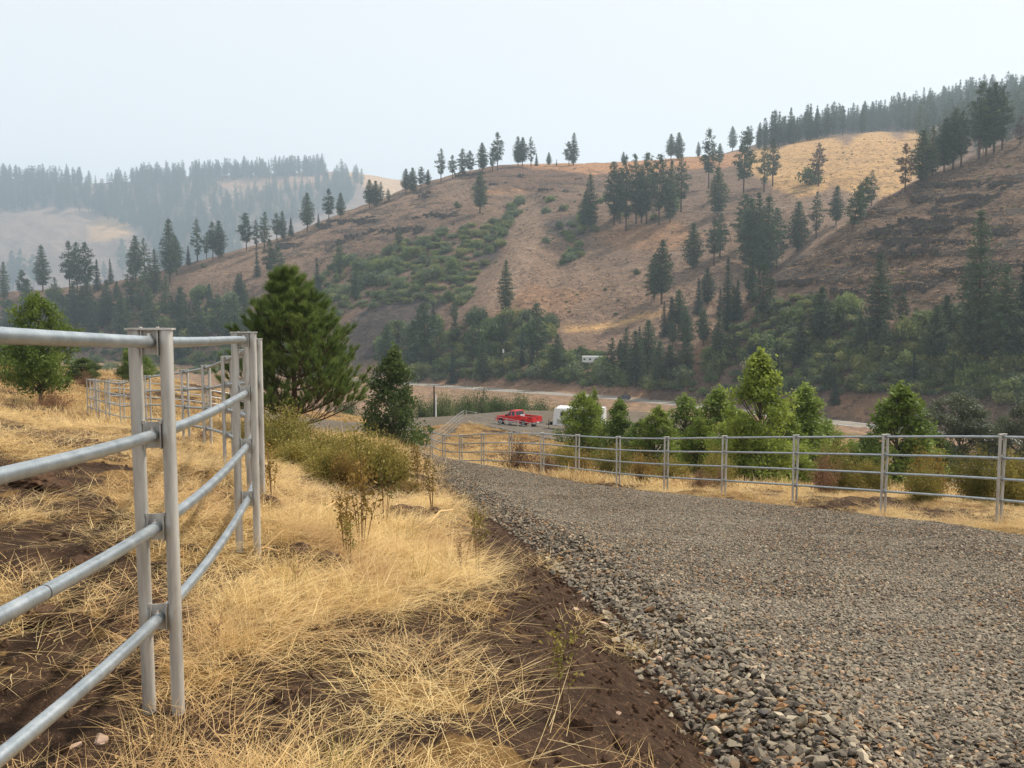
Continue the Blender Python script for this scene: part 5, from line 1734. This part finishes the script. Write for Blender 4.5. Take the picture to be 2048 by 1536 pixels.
# ---- two white campers on the bench across the highway
def camper(px, py, wpx, L, Wd, H, label, rz, round_top):
    p = hit(px, py)
    e = empty('camper', (p[0], p[1], p[2] - .1), label, 'camper', None, rz)
    b = MB()
    z0 = .55
    if round_top:
        sec = [(-Wd / 2, z0), (Wd / 2, z0)] + [(Wd / 2 * math.cos(a), z0 + H * .55 + H * .45 * math.sin(a)) for a in np.linspace(0, math.pi, 12)]
    else:
        sec = [(-Wd / 2, z0), (Wd / 2, z0), (Wd / 2, z0 + H - .25), (Wd / 2 - .2, z0 + H), (-Wd / 2 + .2, z0 + H), (-Wd / 2, z0 + H - .25)]
    b.extrude(sec, -L / 2, L / 2, 0, 'x'); b.build('body', M_WHITEV, e)
    for s in (-1, 1):
        for x in np.linspace(-L / 2 + .9, L / 2 - .9, max(1, int(L / 1.9))):
            MB().box((x, s * (Wd / 2 + .01), z0 + H * .5), (.85, .03, .6)).build('window', M_GLASS, e)
        MB().box((s * (L / 2 + .01), -.45, z0 + H * .48), (.03, .6, .7)).build('window', M_GLASS, e)
        MB().box((s * (L / 2 + .01), .45, z0 + H * .48), (.03, .6, .7)).build('window', M_GLASS, e)
        for x in (-.45, .45): wheel(e, x, s * (Wd / 2 - .2), .36, .22, s)
    MB().box((0, 0, z0 - .08), (L * .96, Wd * .9, .12)).build('chassis', M_BLACKP, e)
    return e


camper(1138, 727, 13, 3.6, 2.5, 2.4, 'small round topped white camper between pines across the highway', math.radians(78), True)
camper(1186, 727, 44, 8.4, 2.5, 2.6, 'long white camper half hidden by a leafy tree across the highway', math.radians(-8), False)
# ------------------------------------------------------------------ crushed rock, single stones, dry grass, clods
import bmesh
r9 = np.random.default_rng(909)
B_ROAD = BVHTree.FromPolygons([tuple(v.co) for v in road.data.vertices], [tuple(p.vertices) for p in road.data.polygons])

m = Mat('broken_basalt_stone', .82, .3)
rv = m.rand()
c = m.ramp(rv, [(0, lin(58, 52, 46)), (.18, lin(84, 76, 67)), (.42, lin(110, 100, 87)), (.62, lin(130, 119, 102)), (.76, lin(148, 135, 114)), (.85, lin(126, 96, 64)), (.91, lin(152, 108, 68)), (.96, lin(184, 170, 146)), (1, lin(70, 66, 66))])
c = m.mix(m.ramp(m.noise(1.4, 3), [(.40, (0, 0, 0)), (.7, (.3, .3, .3))]), c, lin(98, 86, 70))
c = m.mix(m.ramp(m.noise(.45, 4, .6, co=m.geo_pos()), [(.42, (0, 0, 0)), (.66, (.55, .55, .55))]), c, lin(144, 134, 118))
m.color(c)
M_STONE = m.m
STONES = []
for k in range(12):
    r = np.random.default_rng(3000 + k)
    bm = bmesh.new()
    pts = rand_dirs(13, r) * np.array([1.0, r.uniform(.55, .9), r.uniform(.28, .55)]) * r.uniform(.75, 1.1, (13, 1)) * .5
    for p in pts: bm.verts.new(p)
    bmesh.ops.convex_hull(bm, input=bm.verts)
    for v in [v for v in bm.verts if not v.link_faces]: bm.verts.remove(v)
    me = bpy.data.meshes.new('stone'); bm.to_mesh(me); bm.free(); me.materials.append(M_STONE)
    STONES.append(me)

pos = []; siz = []; ex = []
for y0, y1, dens, s0, s1 in ((2.6, 5.5, 2900, .020, .072), (5.5, 9, 2200, .020, .07), (9, 14, 1300, .024, .066), (14, 22, 600, .028, .066), (22, 34, 260, .036, .075), (34, 54, 80, .05, .09)):
    x0, x1 = -.62 * y1 - .5, .62 * y1 + .5
    n = int((x1 - x0) * (y1 - y0) * dens)
    x = r9.uniform(x0, x1, n); y = r9.uniform(y0, y1, n)
    ok = (np.abs(x) < .62 * y + .4)
    x, y = x[ok], y[ok]
    jx = x + r9.normal(0, .10, len(x)); jy = y + r9.normal(0, .10, len(x))       # ragged outline
    ok = inside(ROAD_POLY, jx, jy) & (x < 9.2)
    x, y = x[ok], y[ok]
    s = s0 + (s1 - s0) * r9.beta(1.3, 3.2, len(x))
    de = edge_dist(_edgeL, x, y)
    s = s * (1 + .5 * np.exp(-(de / .8) ** 2))                               # coarser rock rolled to the edge
    ex.append(.085 * np.exp(-((de - .42) / .30) ** 2) * r9.uniform(.4, 1.1, len(x)))      # raised shoulder
    pos.append(np.stack([x, y], 1)); siz.append(s)
pos = np.concatenate(pos); siz = np.concatenate(siz)
zz = np.empty(len(pos))
for i, (x, y) in enumerate(pos):
    loc = B_ROAD.ray_cast(Vector((x, y, 20)), Vector((0, 0, -1)))[0]
    zz[i] = loc.z if loc is not None else np.nan
gmiss = np.isnan(zz)
if gmiss.any(): zz[gmiss] = G(pos[gmiss, 0], pos[gmiss, 1])
zz = np.maximum(zz, G0(pos[:, 0], pos[:, 1]) - .05)
zz = zz + np.concatenate(ex)
n_ = len(pos)
rot = np.stack([r9.normal(0, .38, n_), r9.normal(0, .38, n_), r9.uniform(0, 6.28, n_)], 1)
idx = r9.integers(0, 12, n_)
proj = siz / np.hypot(pos[:, 0], pos[:, 1])
big = np.argsort(-proj)[:280]
for i in big:                              # the stones one could pick out singly
    o = link('stone', STONES[int(idx[i])], road, (pos[i][0], pos[i][1], zz[i] + siz[i] * .18))
    o.rotation_euler = rot[i]; o.scale = (siz[i] * 1.15,) * 3
rest = np.ones(n_, bool); rest[big] = False
P3 = np.concatenate([pos, (zz + siz * r9.uniform(.0, .22, n_))[:, None]], 1)
o = scatter('gravel', P3[rest], rot[rest], np.repeat(siz[rest, None], 3, 1), idx[rest], STONES, parent=road)
tag(o, 'loose crushed grey and rusty rock', kind='stuff')

# pinkish stones turned up at the soil bank, pale stones at the near posts
M_PINKST = simple('pinkish_stone', lin(176, 148, 128), .9, .2, var=.2, scale=3)
for px, py, w, lab in ((1118, 1212, 18, 'pinkish stone at the gravel edge, topmost of the group'), (1150, 1222, 24, 'pinkish flat stone next to the soil bank clods'), (1206, 1240, 34, 'largest pink stone half buried in the soil bank'), (1232, 1252, 20, 'small pink stone touching the gravel'), (1255, 1275, 22, 'pink stone lowest of the group at the gravel edge'),
                       (1318, 1322, 22, 'brown orange stone lying at the hole beside the gravel'), (685, 1180, 44, 'flat grey pink stone by the dark soil patch'), (150, 1490, 46, 'pale grey stone in the grass left of the near posts'), (205, 1500, 60, 'larger pale stone in the grass beside the near posts'), (1235, 1480, 24, 'small stone in the grass near the picture bottom'), (1545, 910, 10, 'small pale stone at the foot of the road fence')):
    g = ground_hit(px, py)
    s = w * g[1] / FPX
    o = link('loose_stone', STONES[int(px) % 12].copy(), None, (g[0], g[1], Gs(g[0], g[1]) + s * .12))
    o.data.materials[0] = M_PINKST
    o.scale = (s, s * .9, s * .8); o.rotation_euler = (.2, .1, px * .7)
    tag(o, lab, 'stone')

# ---- dry grass
m = Mat('dry_grass_blade', .75, .2)
tone = m.attr('tone', 'Fac')
c = m.ramp(tone, [(0, lin(132, 102, 64)), (.2, lin(186, 152, 102)), (.5, lin(226, 196, 136)), (.8, lin(242, 218, 164)), (1, lin(244, 222, 168))])
c = m.mix(m.ramp(m.rand(), [(.35, (0, 0, 0)), (1, (.55, .55, .55))]), c, lin(206, 166, 106))
c = m.mix(m.ramp(m.noise(.9, 4, .6, co=m.geo_pos()), [(.46, (0, 0, 0)), (.68, (.7, .7, .7))]), c, lin(178, 138, 98))
m.color(c); m.leafy(.30)
M_STRAW = m.m
m = Mat('greenish_grass_blade', .7, .2)
m.color(m.ramp(m.attr('tone', 'Fac'), [(0, lin(92, 98, 40)), (.5, lin(150, 138, 66)), (1, lin(206, 178, 98))])); m.leafy(.3)
M_GREENGRASS = m.m


def blades(n, seed, spread, h, lie, width, curl, mat, name='grass', heads=0):
    r = np.random.default_rng(seed)
    a = r.uniform(0, 6.28, n); d = spread * np.sqrt(r.random(n))
    base = np.stack([np.cos(a) * d, np.sin(a) * d, np.zeros(n)], 1)
    L = h * r.uniform(.45, 1.15, n)
    az = a + r.normal(0, 1.0, n)
    tilt = np.clip(lie + r.normal(0, .28, n), 0.02, 1.52)
    segs = 4
    P = [base]; cur = base.copy(); tl = tilt.copy()
    if lie > 1.0: cur[:, 2] += r.uniform(.0, .05, n); P = [cur.copy()]
    for s in range(segs - 1):
        stp = L / (segs - 1)
        dr = np.stack([np.cos(az) * np.sin(tl), np.sin(az) * np.sin(tl), np.cos(tl)], 1)
        cur = cur + dr * stp[:, None]; cur[:, 2] = np.maximum(cur[:, 2], .004)
        P.append(cur.copy()); tl = np.clip(tl + curl * r.uniform(.2, 1.3, n), 0, 1.75); az = az + r.normal(0, .12, n)
    P = np.stack(P, 1)
    side = np.stack([-np.sin(az), np.cos(az), r.normal(0, .3, n)], 1); side /= np.linalg.norm(side, axis=1)[:, None]
    w = width * r.uniform(.6, 1.4, n)
    V = []; W = [1.0, .85, .6, .12]
    for s in range(segs):
        V.append(P[:, s] - side * (w * W[s] * .5)[:, None]); V.append(P[:, s] + side * (w * W[s] * .5)[:, None])
    V = np.stack(V, 1)
    F = np.array([(2 * s, 2 * s + 1, 2 * s + 3, 2 * s + 2) for s in range(segs - 1)])
    Fq = (np.arange(n)[:, None, None] * segs * 2 + F[None]).reshape(-1, 4)
    tone = np.repeat(np.clip(r.normal(.55, .26, n), 0, 1), segs * 2)
    V = V.reshape(-1, 3)
    if heads:
        hv, hf = quad_leaves(np.concatenate([P[:heads, -1] + [0, 0, q] for q in (-.0, -.02, -.04)]), .012, r, 0)
        Fq = np.concatenate([Fq, hf + len(V)]); V = np.concatenate([V, hv]); tone = np.concatenate([tone, np.full(len(hv), .6)])
    return mesh_np(name, V, [Fq], [mat], attrs={'tone': tone})


TUFT = [blades(64, 1, .10, .30, .32, .0028, .28, M_STRAW), blades(84, 2, .14, .24, .55, .0027, .35, M_STRAW), blades(56, 3, .09, .40, .42, .0027, .32, M_STRAW, heads=8),     # standing bunches
        blades(105, 4, .30, .30, 1.36, .0028, .10, M_STRAW), blades(105, 5, .34, .36, 1.42, .0027, .06, M_STRAW), blades(80, 6, .26, .22, 1.15, .0027, .22, M_STRAW),        # matted straw
        blades(30, 7, .16, .12, .5, .0027, .3, M_STRAW), blades(34, 8, .10, .30, .3, .0045, .22, M_GREENGRASS), blades(14, 9, .12, .62, .22, .0028, .16, M_STRAW, heads=10)]
FART = [blades(40, 21, .35, .34, .5, .014, .3, M_STRAW), blades(50, 22, .5, .30, 1.2, .014, .12, M_STRAW), blades(30, 23, .4, .45, .35, .012, .25, M_STRAW)]


FENCE_X = np.array(sorted([(p[1], p[0]) for p in NEARF]))


def cover(bands, sel, mode=1):
    out = []
    for y0, y1, dens in bands:
        x0, x1 = -.63 * y1 - 1, .63 * y1 + 1
        n = int((x1 - x0) * (y1 - y0) * dens)
        x = r9.uniform(x0, x1, n); y = r9.uniform(y0, y1, n)
        ok = np.abs(x) < .63 * y + .8
        x, y = x[ok], y[ok]
        ok = ~inside(ROAD_POLY, x, y) & ~inside(LOT_POLY, x, y)
        x, y = x[ok], y[ok]
        s = soil_mask(x, y)
        w_, de = bank(x, y)
        clump = fbm(x * .9 + 5, y * .9, 3, 77)
        p = sel(s, clump, w_ * sstep(1.55, 1.05, de * (1 + .9 * sstep(7, 15, y)) + (fbm(x * 1.5, y * 1.5, 3, 33) - .5) * .9))
        if mode == 1:
            p = p * np.where((x < np.interp(y, FENCE_X[:, 0], FENCE_X[:, 1])) & (y < 30), .55, 1.0)
        if mode == 2:          # grazed and trampled inside the corral: little stands upright there
            p = p * np.where(x < np.interp(y, FENCE_X[:, 0], FENCE_X[:, 1]), .10, .75) * (1 - .97 * np.exp(-(de / 1.7) ** 2) * (y < 18))
        ok = r9.random(len(x)) < p
        out.append(np.stack([x[ok], y[ok]], 1))
    P = np.concatenate(out)
    return np.concatenate([P, G(P[:, 0], P[:, 1])[:, None]], 1)


def lay(name, P, choice, weights, s0, s1, variants, label, zf=1.0):
    n = len(P)
    s = r9.uniform(s0, s1, n)
    rot = np.stack([r9.normal(0, .12, n), r9.normal(0, .12, n), r9.uniform(0, 6.28, n)], 1)
    w = np.array(weights, float); w /= w.sum()
    o = scatter(name, P, rot, np.stack([s, s, s * zf * r9.uniform(.8, 1.2, n)], 1), r9.choice(choice, n, p=w), variants)
    tag(o, label, kind='stuff')


P = cover([(1.6, 8, 110), (8, 16, 50), (16, 26, 16)], lambda s, c, b: ((1 - .90 * s) * (.45 + .55 * sstep(.26, .52, c))) * (1 - .955 * b), 1)
lay('matted_straw', P, [3, 4, 5, 6], [3, 3, 2.2, 2.4], .55, 1.1, TUFT, 'matted dry straw lying on the soil', .55)
P = cover([(1.6, 8, 60), (8, 16, 32), (16, 26, 12)], lambda s, c, b: ((1 - .97 * s) * sstep(.44, .64, c) + .02) * (1 - .99 * b), 2)
lay('dry_grass', P, [0, 1, 2, 6, 7, 8], [3, 3, 1.6, 2.4, .5, .16], .45, .85, TUFT, 'standing bunches of dry yellow grass')
P = cover([(24, 45, 7.5), (45, 80, 2.4), (80, 125, .7)], lambda s, c, b: (1 - .85 * s) * sstep(.25, .5, c), 1)
lay('far_dry_grass', P, [0, 1, 2], [2, 3, 1], .7, 1.3, FART, 'dry grass covering the slope farther off')

# ---- clods of turned soil
m = Mat('dark_soil_clod', .95, .1)
m.color(m.ramp(m.noise(9, 5, .7), [(.3, lin(62, 46, 36)), (.6, lin(90, 69, 54)), (.8, lin(120, 94, 73))])); m.bump(m.noise(14, 4, .6), .3, .05)
M_CLOD = m.m
CLOD = []
for k in range(5):
    r = np.random.default_rng(800 + k)
    bm = bmesh.new(); bmesh.ops.create_icosphere(bm, subdivisions=3, radius=.5)
    V = np.array([v.co[:] for v in bm.verts])
    nz = fbm(V[:, 0] * 3 + k * 9, V[:, 1] * 3 + V[:, 2] * 2.3, 3, 60 + k) - .5 + .6 * (fbm(V[:, 0] * 8 + k, V[:, 1] * 8 + V[:, 2] * 7, 2, 66) - .5)
    V = V * (1 + .85 * nz[:, None]) * np.array([1, .8, .5])
    for v, p in zip(bm.verts, V): v.co = p
    me = bpy.data.meshes.new('soil_clod'); bm.to_mesh(me); bm.free(); me.materials.append(M_CLOD)
    CLOD.append(me)
placed = 0
for px, py, w in ((70, 968, 70), (110, 972, 50), (500, 1012, 40), (525, 1030, 60), (470, 880, 40), (765, 1048, 34), (800, 1040, 42), (835, 1045, 40), (870, 1052, 34), (900, 1030, 26), (600, 1125, 60), (560, 1135, 46), (660, 1140, 50), (690, 1165, 36), (575, 960, 40), (545, 955, 30), (700, 1030, 26), (650, 1180, 44), (590, 1320, 22), (1180, 1200, 30),
                  (1215, 1215, 40), (1160, 1235, 26), (1260, 1300, 30), (1130, 1180, 24), (1240, 1290, 26), (30, 1000, 60), (160, 1130, 60), (90, 1250, 70), (350, 1230, 60), (300, 1180, 40), (200, 1330, 60), (860, 1090, 30), (830, 1080, 40), (140, 905, 40), (180, 890, 30), (420, 1150, 40), (450, 1180, 46), (390, 1190, 36)):
    g = ground_hit(px, py); s = w * g[1] / FPX * 1.15
    o = link('soil_clod', CLOD[placed % 5], None, (g[0], g[1], Gs(g[0], g[1]) + s * .05))
    o.scale = (s, s, s); o.rotation_euler = (0, 0, px * .37)
    where = 'at the gravel edge' if px > 1100 else ('around the hollow on the verge' if px > 745 else ('between the fence posts and the bushes' if px > 460 else 'inside the fence on the left'))
    tag(o, f'dark brown clod of turned soil {where}', 'soil clod', f'soil clods {where}')
    placed += 1
# crumbs of soil
P = cover([(1.6, 9, 130), (9, 18, 40)], lambda s, c, b: np.maximum(s * .8, b))
n = len(P); s = r9.uniform(.012, .05, n) * (1 + (r9.random(n) < .06) * 1.2)
o = scatter('soil_crumbs', P, r9.uniform(0, 6.28, (n, 3)), np.repeat(s[:, None], 3, 1), r9.integers(0, 5, n), CLOD)
tag(o, 'crumbs of dark soil on the bare patches', kind='stuff')

# ---- bleached branches lying on the verge
M_DRYWOOD = simple('bleached_branch', lin(206, 170, 120), .85, .2, var=.15, scale=12)
for pts, rad, lab in (([(848, 1092), (880, 1060), (905, 1052), (935, 1062), (965, 1075)], .014, 'bleached bent branch over the hollow on the verge'), ([(500, 1122), (530, 1118), (560, 1120)], .012, 'pale stick beside the farther fence posts'), ([(640, 1040), (670, 1030), (700, 1022)], .012, 'dark stick in front of the olive bushes')):
    Q = []
    for i, (a, b_) in enumerate(pts):
        g = ground_hit(a, b_); Q.append([g[0], g[1], Gs(g[0], g[1]) + .03 + .05 * math.sin(math.pi * i / (len(pts) - 1))])
    Q = np.array(Q)
    b = MB(); b.tube(Q - Q[0], np.linspace(rad, rad * .4, len(Q)), 7); k = len(Q) // 2
    b.tube(np.array([Q[k] - Q[0], Q[k] - Q[0] + [.10, .12, .09]]), [rad * .6, rad * .3], 6)
    o = b.build('fallen_branch', M_DRYWOOD, None, Q[0])
    tag(o, lab, 'branch')
